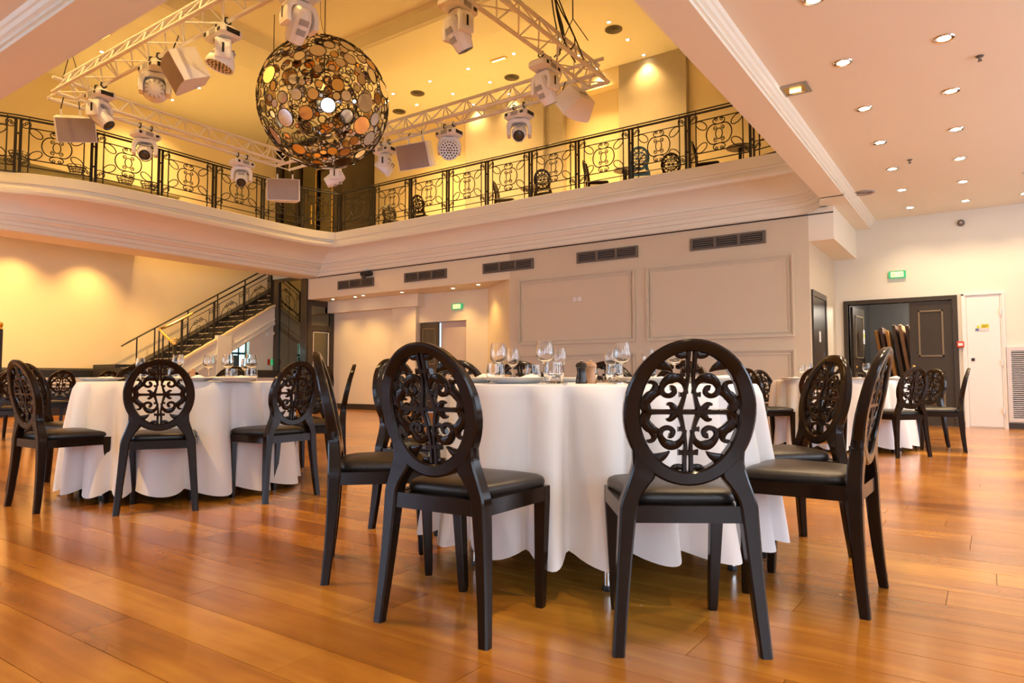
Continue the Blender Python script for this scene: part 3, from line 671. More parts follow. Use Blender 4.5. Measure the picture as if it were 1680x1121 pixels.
# =================================================================== wrought-iron gallery railing
RR = 0.0105
def spiral(cx, cz, r0, a0, turns, rend=0.25, n=14):
    """a scroll: starts on radius r0 at angle a0 and winds inwards"""
    return [(cx + (r0 + (r0 * rend - r0) * k / n) * math.cos(a0 + turns * 2 * PI * k / n), cz + (r0 + (r0 * rend - r0) * k / n) * math.sin(a0 + turns * 2 * PI * k / n)) for k in range(n + 1)]
def ell(cx, cz, a, b_, rot=0, n=22):
    c, s_ = math.cos(rot), math.sin(rot)
    return [(cx + a * math.cos(2 * PI * k / n) * c - b_ * math.sin(2 * PI * k / n) * s_, cz + a * math.cos(2 * PI * k / n) * s_ + b_ * math.sin(2 * PI * k / n) * c) for k in range(n)]
def panel_meshes(wd=1.06, shear=0.0, tag_=''):
    P3 = lambda pts: [(x, 0, z + shear * x) for x, z in pts]
    fr_, orn = MB(), MB()
    hw = wd / 2 - 0.045; ix = wd / 2 - 0.145
    for x in (-ix, ix): fr_.tube(P3([(x, 0.02), (x, 0.965)]), RR, 5)
    for z in (0.80, 0.255): fr_.tube(P3([(-ix, z), (ix, z)]), RR, 5)
    fr_.tube(P3([(-hw, 0.125), (hw, 0.125)]), RR, 5)
    for x in (-hw, hw): fr_.tube(P3([(x, 0.02), (x, 0.92)]), RR, 5)
    cz = 0.5275
    for s_ in (-1, 1):
        for z in (0.855, 0.20):
            orn.tube(P3(ell(s_ * (hw - 0.05), z, 0.072, 0.072)), RR * 0.85, 5, True)
            orn.tube(P3(spiral(s_ * (hw - 0.065), z + 0.01, 0.030, 0, 1.2, 0.3, 10)), RR * 0.7, 5)
            orn.tube(P3(spiral(s_ * (hw - 0.03), z - 0.015, 0.028, PI, 1.2, 0.3, 10)), RR * 0.7, 5)
        for q in (-1, 1):
            orn.tube(P3(ell(s_ * (ix - 0.095), cz + q * 0.185, 0.105, 0.060, -s_ * q * math.radians(38 if q * s_ > 0 else 38) * -1)), RR * 0.85, 5, True)
            orn.tube(P3(spiral(s_ * 0.058, cz + q * 0.098, 0.036, -q * PI / 2, s_ * q * 1.3, 0.3, 12)), RR * 0.7, 5)
            orn.tube(P3(spiral(s_ * 0.045, cz + q * 0.235, 0.030, q * PI / 2, s_ * q * 1.2, 0.3, 10)), RR * 0.7, 5)
        arc_ = [(s_ * (0.085 + 0.125 * math.sin(a)), cz + 0.165 * math.cos(a)) for a in [PI * (-0.12 + 1.24 * k / 18) for k in range(19)]]
        orn.tube(P3(arc_), RR, 5)
    orn.tube(P3(ell(0, cz, 0.055, 0.088)), RR * 0.85, 5, True)
    for q in (-1, 1): orn.tube(P3(ell(0, cz + q * 0.215, 0.098, 0.055)), RR * 0.85, 5, True)
    return fr_.mesh('panel_frame', 'iron', 60), orn.mesh('scrollwork', 'iron', 60)
pf, po = panel_meshes()
post_me = MB().box(-0.036, -0.012, -0.012, 0.012, 0, 0.94).box(0.012, 0.036, -0.012, 0.012, 0, 0.94).box(-0.036, 0.036, -0.014, 0.014, 0.30, 0.33).box(-0.036, 0.036, -0.014, 0.014, 0.66, 0.69).mesh('post', 'iron', 0)
ZR = 4.25
def railing(label, pts):
    t = thing('balcony_railing', label, 'railing', (pts[0][0], pts[0][1], ZR), group='gallery railings')
    o0 = Vector((pts[0][0], pts[0][1], 0))
    for i, p in enumerate(pts):
        q = pts[min(i + 1, len(pts) - 1)]; q0 = pts[max(i - 1, 0)]
        a = math.atan2(q[1] - q0[1], q[0] - q0[0])
        obj('post', post_me, t, (p[0] - o0.x, p[1] - o0.y, 0), (0, 0, a))
    rail = [(p[0] - o0.x, p[1] - o0.y) for p in pts]
    MB().tube([(*p, 0.985) for p in rail], 0.012, 6).build('handrail', 'iron', t, 60)
    MB().tube([(*p, 0.935) for p in rail], 0.019, 6).build('upper_rail', 'iron', t, 60)
    MB().tube([(*p, 0.012) for p in rail], 0.011, 6).build('base_rail', 'iron', t, 60)
    for p, q in zip(rail, rail[1:]):
        L_ = math.hypot(q[0] - p[0], q[1] - p[1])
        f = obj('panel_frame', pf, t, ((p[0] + q[0]) / 2, (p[1] + q[1]) / 2, 0), (0, 0, math.atan2(q[1] - p[1], q[0] - p[0])))
        f.scale = (L_ / 1.06, 1, 1)
        obj('scrollwork', po, f)
    return t
railing('black wrought-iron scroll railing along the back gallery', [(-12.60, 10.90), (-11.45, 10.88), (-10.31, 10.88), (-9.24, 10.88), (-8.21, 10.88), (-7.15, 10.88), (-6.12, 10.88), (-5.04, 10.88), (-4.01, 10.88), (-2.95, 10.86), (-2.1, 10.6)])
railing('black wrought-iron scroll railing along the curved left gallery', [(-13.85, 2.6), (-13.82, 3.5), (-13.30, 4.51), (-12.97, 5.56), (-12.92, 6.73), (-12.95, 7.86), (-12.97, 9.02), (-12.93, 10.05), (-12.64, 10.87)])

# =================================================================== oval-back chairs
CPROF = [(0.0, -0.215), (0.15, -0.200), (0.30, -0.190), (0.43, -0.186), (0.50, -0.187), (0.58, -0.194), (0.68, -0.212), (0.80, -0.240), (0.95, -0.285)]
CTH = [(0.0, 0.034), (0.30, 0.046), (0.43, 0.052), (0.52, 0.050), (0.62, 0.042), (0.93, 0.032)]
def cy(z): return interp(CPROF, z)
RZ, RHW, RHH = 0.709, 0.195, 0.217
def section(po_, pi_, c=0.006, k=1.0):
    """8-point chamfered section between an outer and an inner (x, z) edge point, bent to the chair's side profile"""
    dx, dz = pi_[0] - po_[0], pi_[1] - po_[1]; L_ = math.hypot(dx, dz); ux, uz = dx / L_, dz / L_
    out = []
    for e, s_ in ((c, -1), (L_ - c, -1)): out.append((e, s_, 1.0))
    out += [(L_, -1, 0), (L_, 1, 0), (L_ - c, 1, 1.0), (c, 1, 1.0), (0, 1, 0), (0, -1, 0)]
    pts = []
    for e, s_, full in out:
        x, z = po_[0] + ux * e, po_[1] + uz * e
        h = k * interp(CTH, z) / 2 - (0 if full else c)
        pts.append((x, cy(z) + s_ * h, z))
    return pts
def make_chair(wood, label, group):
    t = thing('oval_back_chair', label, 'chair', group=group)
    # ring
    rings = []
    for k in range(56):
        a = 2 * PI * k / 56
        o_ = (RHW * math.sin(a), RZ + RHH * math.cos(a)); i_ = (0.146 * math.sin(a), RZ + 0.003 + 0.178 * math.cos(a))
        rings.append(section(o_, i_))
    MB().loft(rings, loop=True).build('back_frame', wood, t, 40)
    # carved lattice, drawn once for a quarter and mirrored
    S = 0.000486
    strokes = [
        ([(20, 365), (20, 300), (18, 250), (16, 215), (22, 150), (34, 90), (48, 40), (60, 8)], [22, 20, 22, 18, 17, 19, 24, 30]),      # stem
        ([(0, 0), (120, 0), (200, 0), (262, 0)], [25, 25, 25, 34]),                                                                   # bar
        ([(0, 252), (30, 252), (52, 250), (60, 250)], [24, 22, 26, 30]),                                                              # collar
        ([(28, 105), (55, 106), (64, 106)], [24, 20, 26]),                                                                            # nub
        ([(262, 0), (288, 45), (302, 95), (312, 140)], [34, 24, 22, 30]),                                                             # outer tie
        ([(20, 110), (34, 168), (70, 203), (115, 204), (152, 182), (172, 142), (158, 108), (122, 98), (94, 118), (102, 146), (120, 146)], [16, 24, 36, 48, 36, 26, 24, 24, 24, 24, 26]),  # volute
        ([(250, 8), (268, 55), (238, 98), (200, 116), (170, 120)], [36, 46, 48, 34, 22]),                                             # shoulder leaf
        ([(238, 90), (210, 138), (214, 172), (240, 182), (250, 172)], [44, 34, 22, 18, 10]),                                          # curled tip
        ([(75, 4), (95, 28), (116, 48), (138, 44)], [30, 30, 22, 10]),                                                                # bar leaf
        ([(222, 300), (180, 286), (142, 268), (112, 244)], [60, 48, 30, 6]),                                                          # spur from the ring
        ([(22, 350), (48, 340), (80, 342), (102, 356)], [18, 28, 24, 12]),                                                            # head hook
    ]
    mb = MB()
    for si, (pts, wd) in enumerate(strokes):
        sp = smooth_path([(p[0], p[1], w_) for p, w_ in zip(pts, wd)], 3)
        for sx in (-1, 1):
            for sz in ((1,) if si == 1 else (-1, 1)):
                rings = []
                for i, (x, z, w_) in enumerate(sp):
                    a = sp[max(i - 1, 0)]; b_ = sp[min(i + 1, len(sp) - 1)]
                    tx, tz = b_[0] - a[0], b_[1] - a[1]; L_ = math.hypot(tx, tz) or 1; nx, nz = -tz / L_, tx / L_
                    q = []
                    for e, yy in ((-0.5, 0.006), (-0.36, 0.011 - si * 3e-4), (0.36, 0.011 - si * 3e-4), (0.5, 0.006), (0.5, -0.006), (0.36, -0.011 + si * 3e-4), (-0.36, -0.011 + si * 3e-4), (-0.5, -0.006)):
                        X = (x + nx * w_ * 1.32 * e) * S * sx; Z = RZ + 0.003 + (z + nz * w_ * 1.32 * e) * S * sz
                        q.append((X, cy(Z) + yy, Z))
                    rings.append(q if sx * sz > 0 else q[::-1])
                mb.loft(rings)
    mb.build('back_lattice', wood, t, 50)
    # rear legs sweep up into the ring
    for s_ in (-1, 1):
        E_ = [((0.232, 0.0), (0.196, 0.0)), ((0.218, 0.20), (0.177, 0.20)), ((0.207, 0.38), (0.158, 0.38)), ((0.203, 0.435), (0.150, 0.435)), ((0.190, 0.475), (0.136, 0.468)),
              ((0.176, 0.515), (0.116, 0.496)), ((0.165, 0.555), (0.098, 0.522)), ((0.1655, 0.594), (0.112, 0.548)), ((0.170, 0.612), (0.138, 0.585))]
        rings = [section((s_ * a[0], a[1]), (s_ * b_[0], b_[1]), k=1.0 if a[1] < 0.53 else 0.97) for a, b_ in smooth_pairs(E_)]
        if s_ < 0: rings = [r[::-1] for r in rings]
        MB().loft(rings).build('leg', wood, t, 40)
        # front legs: tapered
        top, bot = (s_ * 0.185, 0.182), (s_ * 0.170, 0.196)
        rg = []
        for z, cxy, h in ((0.0, bot, 0.014), (0.02, bot, 0.016), (0.385, top, 0.0225), (0.431, top, 0.0225)):
            c_ = 0.004
            rg.append([(cxy[0] + a, cxy[1] + b_, z) for a, b_ in ((h, -h + c_), (h, h - c_), (h - c_, h), (-h + c_, h), (-h, h - c_), (-h, -h + c_), (-h + c_, -h), (h - c_, -h))])
        MB().loft(rg).build('leg', wood, t, 40)
    # seat frame: four rails
    mb = MB()
    def railbar(p, q, th, z0=0.382, z1=0.432):
        dx, dy = q[0] - p[0], q[1] - p[1]; L_ = math.hypot(dx, dy); nx, ny = -dy / L_ * th / 2, dx / L_ * th / 2
        b4 = [(p[0] - nx, p[1] - ny), (q[0] - nx, q[1] - ny), (q[0] + nx, q[1] + ny), (p[0] + nx, p[1] + ny)]
        mb.add([(*b_, z0) for b_ in b4] + [(*b_, z1) for b_ in b4], [(3, 2, 1, 0), (4, 5, 6, 7), (0, 1, 5, 4), (1, 2, 6, 5), (2, 3, 7, 6), (3, 0, 4, 7)])
    railbar((-0.17, -0.188), (0.17, -0.188), 0.03); railbar((-0.185, 0.186), (0.185, 0.186), 0.03)
    railbar((-0.180, -0.18), (-0.1925, 0.18), 0.03); railbar((0.180, -0.18), (0.1925, 0.18), 0.03)
    mb.box(-0.17, 0.17, -0.18, 0.18, 0.415, 0.43)
    mb.build('seat_frame', wood, t, 0)
    # padded seat
    def outline(a):
        c_, s_ = math.cos(a), math.sin(a); e = 0.28
        x = math.copysign(abs(c_) ** e, c_); y = math.copysign(abs(s_) ** e, s_)
        return ((0.178 + 0.026 * y) * x * 1.03, 0.022 + 0.190 * y)
    rings = []
    for k, z in ((0.97, 0.430), (1.0, 0.440), (1.0, 0.452), (0.975, 0.463), (0.90, 0.471), (0.70, 0.479), (0.40, 0.4835), (0.02, 0.485)):
        rings.append([(outline(2 * PI * j / 40)[0] * k, 0.02 + (outline(2 * PI * j / 40)[1] - 0.02) * k, z) for j in range(40)])
    MB().loft(rings).build('seat_cushion', 'leather', t, 60)
    return t
def smooth_pairs(E_):
    sp = smooth_path([(*a, *b_) for a, b_ in E_], 3)
    return [((p[0], p[1]), (p[2], p[3])) for p in sp]
G1, G2, G3 = 'chairs around the front table', 'chairs around the left table', 'chairs around the right rear table'
chair0 = make_chair('black_lacquer', 'x', G1)
used = [False]
def put(src, flag, x, y, z, rz, label, group):
    c = copy_tree(src) if flag[0] else src
    flag[0] = True
    c.location = (x, y, z); c.rotation_euler = (0, 0, rz); c.scale = (0.985,) * 3; c['label'] = label; c['group'] = group
    return c
def chair_rf(rear, face, label, group):
    """rear-feet midpoint and facing given in the hall plan"""
    L_ = math.hypot(*face); f = (face[0] / L_, face[1] / L_)
    c = (rear[0] + f[0] * 0.213, rear[1] + f[1] * 0.213)
    X, Y = plan(*c); fw = (f[0] * CY_ - f[1] * SY_, f[0] * SY_ + f[1] * CY_)
    return put(chair0, used, X, Y, 0, math.atan2(fw[1], fw[0]) - PI / 2, label, group)
T1, T2, T3 = (0.405, 3.24), (-2.42, 5.13), (3.85, 8.07)
def chair_at(T, deg, r, label, group, twist=0):
    a = math.radians(deg); rear = (T[0] + r * math.cos(a), T[1] + r * math.sin(a)); b_ = a + math.radians(twist)
    return chair_rf(rear, (-math.cos(b_), -math.sin(b_)), label, group)
chair_rf((0.517, 2.007), (0.025, 1.0), 'large black oval-back chair closest to the viewer, seen straight from behind', G1)
chair_rf((-0.259, 2.181), (0.535, 0.845), 'large black oval-back chair turned three-quarters at the left of the front table', G1)
chair_rf((1.303, 2.491), (-0.81, 0.585), 'large black oval-back chair at the right of the front table with its back in profile', G1)
chair_rf((1.502, 3.301), (-0.994, -0.11), 'black oval-back chair with gleaming lattice behind the large profile chair at right', G1)
chair_rf((-0.772, 2.904), (0.976, 0.208), 'black oval-back chair seen edge-on at the far left of the front table', G1)
chair_at(T1, 149, 1.22, 'black oval-back chair mostly hidden behind the three-quarter chair of the front table', G1)
for deg, lb in ((57, 'black chair across the front table, glimpsed through the lattice of the nearest chair'), (80, 'black chair across the front table behind the right-hand wine glasses'),
                (107, 'black chair across the front table between the two left wine glass groups'), (127, 'black chair across the front table at the left edge behind the plate')):
    chair_at(T1, deg, 1.17, lb, G1)
chair_rf((-2.982, 4.196), (0.57, 0.82), 'black oval-back chair at the far left of the left table, seen from the side', G2)
chair_rf((-2.106, 4.092), (-0.38, 0.92), 'black oval-back chair seen from behind in front of the left table', G2)
chair_rf((-1.453, 4.565), (-0.84, 0.543), 'black oval-back chair at the right of the left table with its seat against the cloth', G2)
chair_rf((-1.325, 5.485), (-0.97, -0.237), 'black oval-back chair in thin profile right of the left table, before the pale recess wall', G2)
for deg, lb in ((52, 'black chair behind the left table, half hidden by the right-hand chair'), (97, 'black chair across the left table behind its wine glasses'),
                (136, 'black chair with bluish sheen across the left table under the wall'), (182, 'black chair tucked in behind the side-on chair of the left table')):
    chair_at(T2, deg, 1.15, lb, G2)
chair_rf((4.051, 6.928), (-0.30, 0.95), 'black oval-back chair with lattice seen from behind at the right rear table', G3)
chair_rf((4.98, 7.55), (-0.85, 0.53), 'black oval-back chair in profile, rightmost at the right rear table', G3)
chair_at(T3, 4, 1.15, 'black chair overlapped by the lattice-backed chair at the right rear table', G3, 10)
chair_at(T3, 236, 1.22, 'black chair at the right rear table peeking out left of the gleaming front-table chair', G3)
chair_at(T3, 118, 1.12, 'black chair across the right rear table, only its rounded top showing', G3)
chair_at(T3, 196, 1.18, 'black chair at the left side of the right rear table, its seat against the cloth', G3)
GB = 'chairs by the left banquette'
for i, (x, y) in enumerate(((-11.15, 4.35), (-11.15, 4.95), (-11.15, 5.6), (-11.2, 6.3))):
    put(chair0, used, x, y, 0, PI / 2 + 0.12 * (i % 2), 'black oval-back chair in the row facing the left banquette, %s from the left' % ordinal(i), GB)
put(chair0, used, -9.45, 3.2, 0, PI / 2, 'black oval-back chair cut by the left picture edge behind the side-on chair', GB)
put(chair0, used, -10.6, 3.5, 0, PI / 2 + 0.15, 'black oval-back chair behind the backrest of the side-on chair at far left', GB)
GU = 'chairs on the back gallery'
for x, y, rz, lb in ((-11.95, 12.0, -1.9, 'dark chair on the back gallery farthest left, seen from the side'), (-10.95, 12.0, 0.1, 'dark chair with its back to the railing, second from left on the back gallery'),
                     (-8.5, 11.95, -1.2, 'dark chair seen side-on on the back gallery below the LED wash lamp'), (-7.5, 12.0, 0.2, 'dark chair seen from behind on the back gallery, left of the side-on one'),
                     (-6.25, 11.9, -0.95, 'dark chair turned sideways on the back gallery, left of the blue chair'), (-4.06, 12.0, -1.25, 'dark chair at the right end of the back gallery'),
                     (-4.95, 12.55, 0.3, 'dark chair on the back gallery right of the blue chair, only its top showing')):
    put(chair0, used, x, y, 4.2, rz, lb, GU)
blue = make_chair('blue_lacquer', 'glossy blue oval-back chair on the back gallery', GU)
blue.location = (-5.33, 11.9, 4.2); blue.rotation_euler = (0, 0, 0.35)

# =================================================================== round tables and cloths
TZ = 0.776
def cloth_mesh(seed, r0=0.715, zb=0.115):
    rr = random.Random(seed); n = 320; rows = 18
    # irregular pleats: rounded ridges separated by tighter valleys
    ang, a = [], rr.uniform(0, 0.3)
    while a < 2 * PI - 0.2: ang.append(a); a += rr.uniform(0.20, 0.42)
    hts = [rr.uniform(0.5, 1.0) for _ in ang]; m_ = len(ang)
    def fold(a):
        for i in range(m_):
            lo = ang[i]; hi = ang[(i + 1) % m_] + (2 * PI if i == m_ - 1 else 0)
            for aa in (a, a + 2 * PI):
                if lo <= aa < hi:
                    u = (aa - lo) / (hi - lo); return hts[i] * (abs(math.sin(PI * u)) ** 0.8 * 2 - 1)
        return 0
    F_ = [fold(2 * PI * j / n) for j in range(n)]
    for _ in range(1): F_ = [(F_[j - 1] + 2 * F_[j] + F_[(j + 1) % n]) / 4 for j in range(n)]
    rings = []
    for k in (0.02, 0.35, 0.7, 0.95): rings.append([(r0 * k * math.cos(2 * PI * j / n), r0 * k * math.sin(2 * PI * j / n), TZ) for j in range(n)])
    rings.append([(r0 * 0.992 * math.cos(2 * PI * j / n), r0 * 0.992 * math.sin(2 * PI * j / n), TZ - 0.002) for j in range(n)])
    rings.append([(r0 * 1.003 * math.cos(2 * PI * j / n), r0 * 1.003 * math.sin(2 * PI * j / n), TZ - 0.010) for j in range(n)])
    for i in range(1, rows + 1):
        t = i / rows; ring = []
        for j in range(n):
            a = 2 * PI * j / n; f = F_[j]; df = F_[(j + 2) % n] - F_[j - 2]
            amp = 0.014 + 0.066 * t ** 0.6
            r_ = r0 * 1.004 + 0.050 * t ** 0.85 + amp * f + 0.004 * math.sin(3 * a + 5 * t)
            zz = TZ - 0.01 - (TZ - 0.01 - zb) * t + (0.030 * (1 - f) * t ** 3) + 0.010 * (1 + math.sin(2 * a + seed)) * t ** 2
            a += 0.05 * t ** 0.7 * (f + 0.5) * (1 if seed % 2 else -1)
            ring.append((r_ * math.cos(a), r_ * math.sin(a), zz))
        rings.append(ring)
    mb = MB().loft(rings, caps=False)
    mb.f.append(tuple(range(n)))
    return mb
def table(T, label, clabel, seed, rot=0.0, zb=0.02):
    X, Y = plan(*T)
    t = thing('round_table', label, 'table', (X, Y, 0), rot, 'round banquet tables')
    MB().lathe([(0.0, TZ - 0.004), (0.69, TZ - 0.004), (0.70, TZ - 0.012), (0.69, TZ - 0.03), (0.0, TZ - 0.03)], 48).build('tabletop', 'brown_wood', t)
    for k in range(6):
        a = k * PI / 3
        lg = MB().cyl((0.62 * math.cos(a), 0.62 * math.sin(a), 0.012), (0.60 * math.cos(a), 0.60 * math.sin(a), TZ - 0.03), 0.016, 12).build('leg', 'chrome', t)
        MB().lathe([(0.0, 0.0), (0.019, 0.0), (0.021, 0.006), (0.017, 0.02)], 12, c=(0.62 * math.cos(a), 0.62 * math.sin(a), 0)).build('foot', 'black_plastic', lg)
    c = cloth_mesh(seed, zb=zb).build('tablecloth', 'linen', None, 70, (X, Y, 0.0), (0, 0, rot))
    tag(c, clabel, 'tablecloth', 'white tablecloths')
    return X, Y
table(T1, 'round banquet table under the white cloth nearest the viewer, its chrome legs showing', 'white cloth with deep folds on the front table, its hem just above the floor', 5, YAW + math.radians(26), 0.105)
table(T2, 'round banquet table under the white cloth on the left', 'white floor-length cloth on the left table', 11, YAW)
table(T3, 'round banquet table under the white cloth at the right rear', 'white floor-length cloth on the right rear table', 23, YAW + 0.4)

# =================================================================== tableware
ZT = TZ + 0.002
# prototypes (mesh data only)
plate_me = MB().lathe([(0.0, 0.004), (0.085, 0.004), (0.10, 0.012), (0.148, 0.026), (0.151, 0.024), (0.104, 0.006), (0.088, 0.0), (0.0, 0.0)], 40).mesh('plate', 'porcelain', 50)
def wine_profile(h, rb, rr_):
    return [(0.0, 0.0), (0.034, 0.0), (0.036, 0.002), (0.020, 0.005), (0.006, 0.010), (0.0042, 0.03), (0.0042, h * 0.42), (0.008, h * 0.45), (rb * 0.62, h * 0.50), (rb * 0.93, h * 0.60), (rb, h * 0.70), (rb * 0.95, h * 0.84), (rr_, h),
            (rr_ - 0.0012, h), (rb * 0.95 - 0.0014, h * 0.84), (rb - 0.0014, h * 0.70), (rb * 0.93 - 0.0014, h * 0.605), (rb * 0.6, h * 0.512), (0.004, h * 0.475), (0.0, h * 0.474)]
wine_me = MB().lathe(wine_profile(0.192, 0.0415, 0.034), 24).mesh('wine_glass', 'clear_glass', 60)
small_me = MB().lathe(wine_profile(0.168, 0.033, 0.027), 24).mesh('wine_glass', 'clear_glass', 60)
tumb_me = MB().lathe([(0.0, 0.0), (0.028, 0.0), (0.032, 0.004), (0.040, 0.03), (0.041, 0.048), (0.037, 0.086), (0.0358, 0.086), (0.0395, 0.048), (0.0385, 0.03), (0.030, 0.010), (0.0, 0.009)], 24).mesh('tumbler', 'clear_glass', 60)
def flat(name, me, T, rel, label, cat, group, rz=0.0):
    X, Y = plan(T[0] + rel[0], T[1] + rel[1])
    o = obj(name, me, None, (X, Y, ZT), (0, 0, rz)); return tag(o, label, cat, group)
def napkin(T, rel, label, seed, group='folded napkins', dz=0.012, rz=0.0):
    rr = random.Random(seed); nx, ny = 11, 8; X, Y = plan(T[0] + rel[0], T[1] + rel[1]); rings = []
    for top in (0, 1):
        pass
    mb = MB()
    def P(i, j, top):
        u, v = i / (nx - 1) - 0.5, j / (ny - 1) - 0.5
        env = (1 - (2 * u) ** 4) * (1 - (2 * v) ** 4)
        h = (0.010 + 0.010 * math.sin(5 * u + seed) * math.cos(4 * v + seed * 2) + 0.006 * math.sin(11 * u + 3 * v)) * env * (1.0 + 0.8 * u)
        return (u * 0.20 * (1 + 0.12 * math.sin(4 * v + seed)), v * 0.11 * (1 + 0.15 * math.cos(3 * u + seed)), max(0.004, h + 0.006) if top else 0.0)
    vs_ = [P(i, j, 1) for j in range(ny) for i in range(nx)] + [P(i, j, 0) for j in range(ny) for i in range(nx)]
    o_ = nx * ny; fs_ = []
    for j in range(ny - 1):
        for i in range(nx - 1):
            a = j * nx + i; fs_.append((a, a + 1, a + nx + 1, a + nx)); fs_.append((o_ + a, o_ + a + nx, o_ + a + nx + 1, o_ + a + 1))
    for i in range(nx - 1):
        fs_.append((i, o_ + i, o_ + i + 1, i + 1)); b_ = (ny - 1) * nx; fs_.append((b_ + i, b_ + i + 1, o_ + b_ + i + 1, o_ + b_ + i))
    for j in range(ny - 1):
        a = j * nx; fs_.append((a, a + nx, o_ + a + nx, o_ + a)); b_ = j * nx + nx - 1; fs_.append((b_, o_ + b_, o_ + b_ + nx, b_ + nx))
    mb.add(vs_, fs_)
    o = mb.build('napkin', 'napkin', None, 70, (X, Y, ZT + dz), (0, 0, rz))
    return tag(o, label, 'napkin', group)
def mill(T, rel, label, m, h=0.085, cap='chrome'):
    X, Y = plan(T[0] + rel[0], T[1] + rel[1])
    t = thing('pepper_mill', label, 'mill', (X, Y, ZT), group='table mills')
    MB().lathe([(0.0, 0.0), (0.023, 0.0), (0.024, 0.006), (0.021, h * 0.25), (0.017, h * 0.52), (0.020, h * 0.72), (0.0205, h * 0.74), (0.0, h * 0.74)], 20).build('body', m, t)
    MB().lathe([(0.0, h * 0.745), (0.022, h * 0.75), (0.0235, h * 0.80), (0.020, h * 0.93), (0.008, h), (0.0, h)], 20).build('head', m, t)
    MB().lathe([(0.0, h + 0.008), (0.004, h + 0.007), (0.006, h + 0.003), (0.004, h)], 10).build('knob', cap, t)
def fork(T, rel, label, rz, knife=False):
    X, Y = plan(T[0] + rel[0], T[1] + rel[1])
    t = thing('dinner_knife' if knife else 'dinner_fork', label, 'knife' if knife else 'fork', (X, Y, ZT), rz, 'cutlery on the front table')
    MB().loft([[(x, -w_, z), (x, w_, z), (x, w_, z + 0.003), (x, -w_, z + 0.003)] for x, w_, z in ((-0.10, 0.006, 0.0), (-0.07, 0.007, 0.001), (0.0, 0.003, 0.004), (0.03, 0.004, 0.004))]).build('handle', 'steel', t)
    if knife:
        MB().loft([[(x, -w_, 0.002), (x, w_, 0.002), (x, w_, 0.004), (x, -w_, 0.004)] for x, w_ in ((0.03, 0.005), (0.06, 0.009), (0.10, 0.008), (0.12, 0.002))]).build('blade', 'steel', t)
    else:
        mb = MB().loft([[(x, -w_, z), (x, w_, z), (x, w_, z + 0.0025), (x, -w_, z + 0.0025)] for x, w_, z in ((0.03, 0.004, 0.004), (0.045, 0.011, 0.003), (0.06, 0.012, 0.004))])
        for k in range(4): mb.tube([(0.06, -0.0095 + 0.0063 * k, 0.005), (0.085, -0.0095 + 0.0063 * k, 0.009), (0.10, -0.0095 + 0.0063 * k, 0.016)], 0.0018, 5)
        mb.build('tines', 'steel', t)
def rel1(r, d): return (r - T1[0], d - T1[1])
GP, GW, GT_, GN = 'plates on the front table', 'wine glasses on the front table', 'tumblers on the front table', 'napkins on the front table'
flat('plate', plate_me, T1, rel1(0.02, 2.86), 'white dinner plate with a napkin, left of the pepper mill on the front table', 'plate', GP)
flat('plate', plate_me, T1, rel1(0.56, 2.80), 'white dinner plate right of the pepper mill on the front table', 'plate', GP)
flat('plate', plate_me, T1, rel1(0.87, 3.00), 'white dinner plate at the right rim of the front table, behind the nearest chair', 'plate', GP)
flat('plate', plate_me, T1, rel1(-0.16, 3.20), 'white dinner plate at the left rim of the front table', 'plate', GP)
flat('plate', plate_me, T1, rel1(0.25, 3.72), 'white dinner plate on the far side of the front table', 'plate', GP)
napkin(T1, rel1(0.04, 2.86), 'crumpled white napkin on the plate left of the pepper mill', 1, GN, rz=YAW)
napkin(T1, rel1(0.56, 2.80), 'flat white napkin on the plate right of the pepper mill', 3, GN, 0.008, YAW + 0.2)
napkin(T1, rel1(0.87, 3.00), 'white napkin on the plate behind the nearest chair', 2, GN, rz=YAW)
napkin(T1, rel1(-0.16, 3.20), 'white napkin on the plate at the left rim of the front table', 4, GN, rz=YAW - 0.5)
for r, d, me, lb in ((0.151, 3.14, wine_me, 'tall wine glass in the middle of the front table'), (0.235, 3.36, small_me, 'smaller wine glass just right of the middle wine glass'), (-0.067, 3.34, wine_me, 'tall wine glass at the left of the front table'),
                     (0.003, 3.38, small_me, 'smaller wine glass right of the left tall one'), (0.525, 3.26, wine_me, 'tall wine glass at the right, next to the nearest chair'), (0.50, 3.46, small_me, 'smaller wine glass behind the right tall one'),
                     (0.80, 3.36, wine_me, 'wine glass seen through the top of the nearest chair'), (0.70, 3.5, small_me, 'small wine glass seen through the nearest chair')):
    flat('wine_glass', me, T1, rel1(r, d), lb + (' of the front table' if 'front table' not in lb else ''), 'wine glass', GW)
for r, d, lb in ((0.165, 2.70, 'squat tumbler left of the pepper mill at the table edge'), (-0.072, 3.02, 'squat tumbler behind the left plate'), (0.465, 3.10, 'squat tumbler below the right wine glass'), (0.63, 3.16, 'squat tumbler beside the rim of the nearest chair'),
                 (0.10, 3.30, 'squat tumbler half hidden by the middle wine glass'), (0.36, 3.2, 'squat tumbler behind the pale salt mill')):
    flat('tumbler', tumb_me, T1, rel1(r, d), lb + ' on the front table', 'glass', GT_)
mill(T1, rel1(0.272, 2.68), 'dark wooden pepper mill on the front table', 'pepper_wood')
mill(T1, rel1(0.318, 2.76), 'pale wooden salt mill beside the pepper mill on the front table', 'pale_wood', 0.088)
fork(T1, rel1(0.37, 2.68), 'steel fork right of the salt mill', YAW + 1.9); fork(T1, rel1(0.40, 2.70), 'second steel fork leaning by the right plate', YAW + 1.75)
fork(T1, rel1(0.19, 2.66), 'steel knife right of the left plate', YAW + 1.7, True)
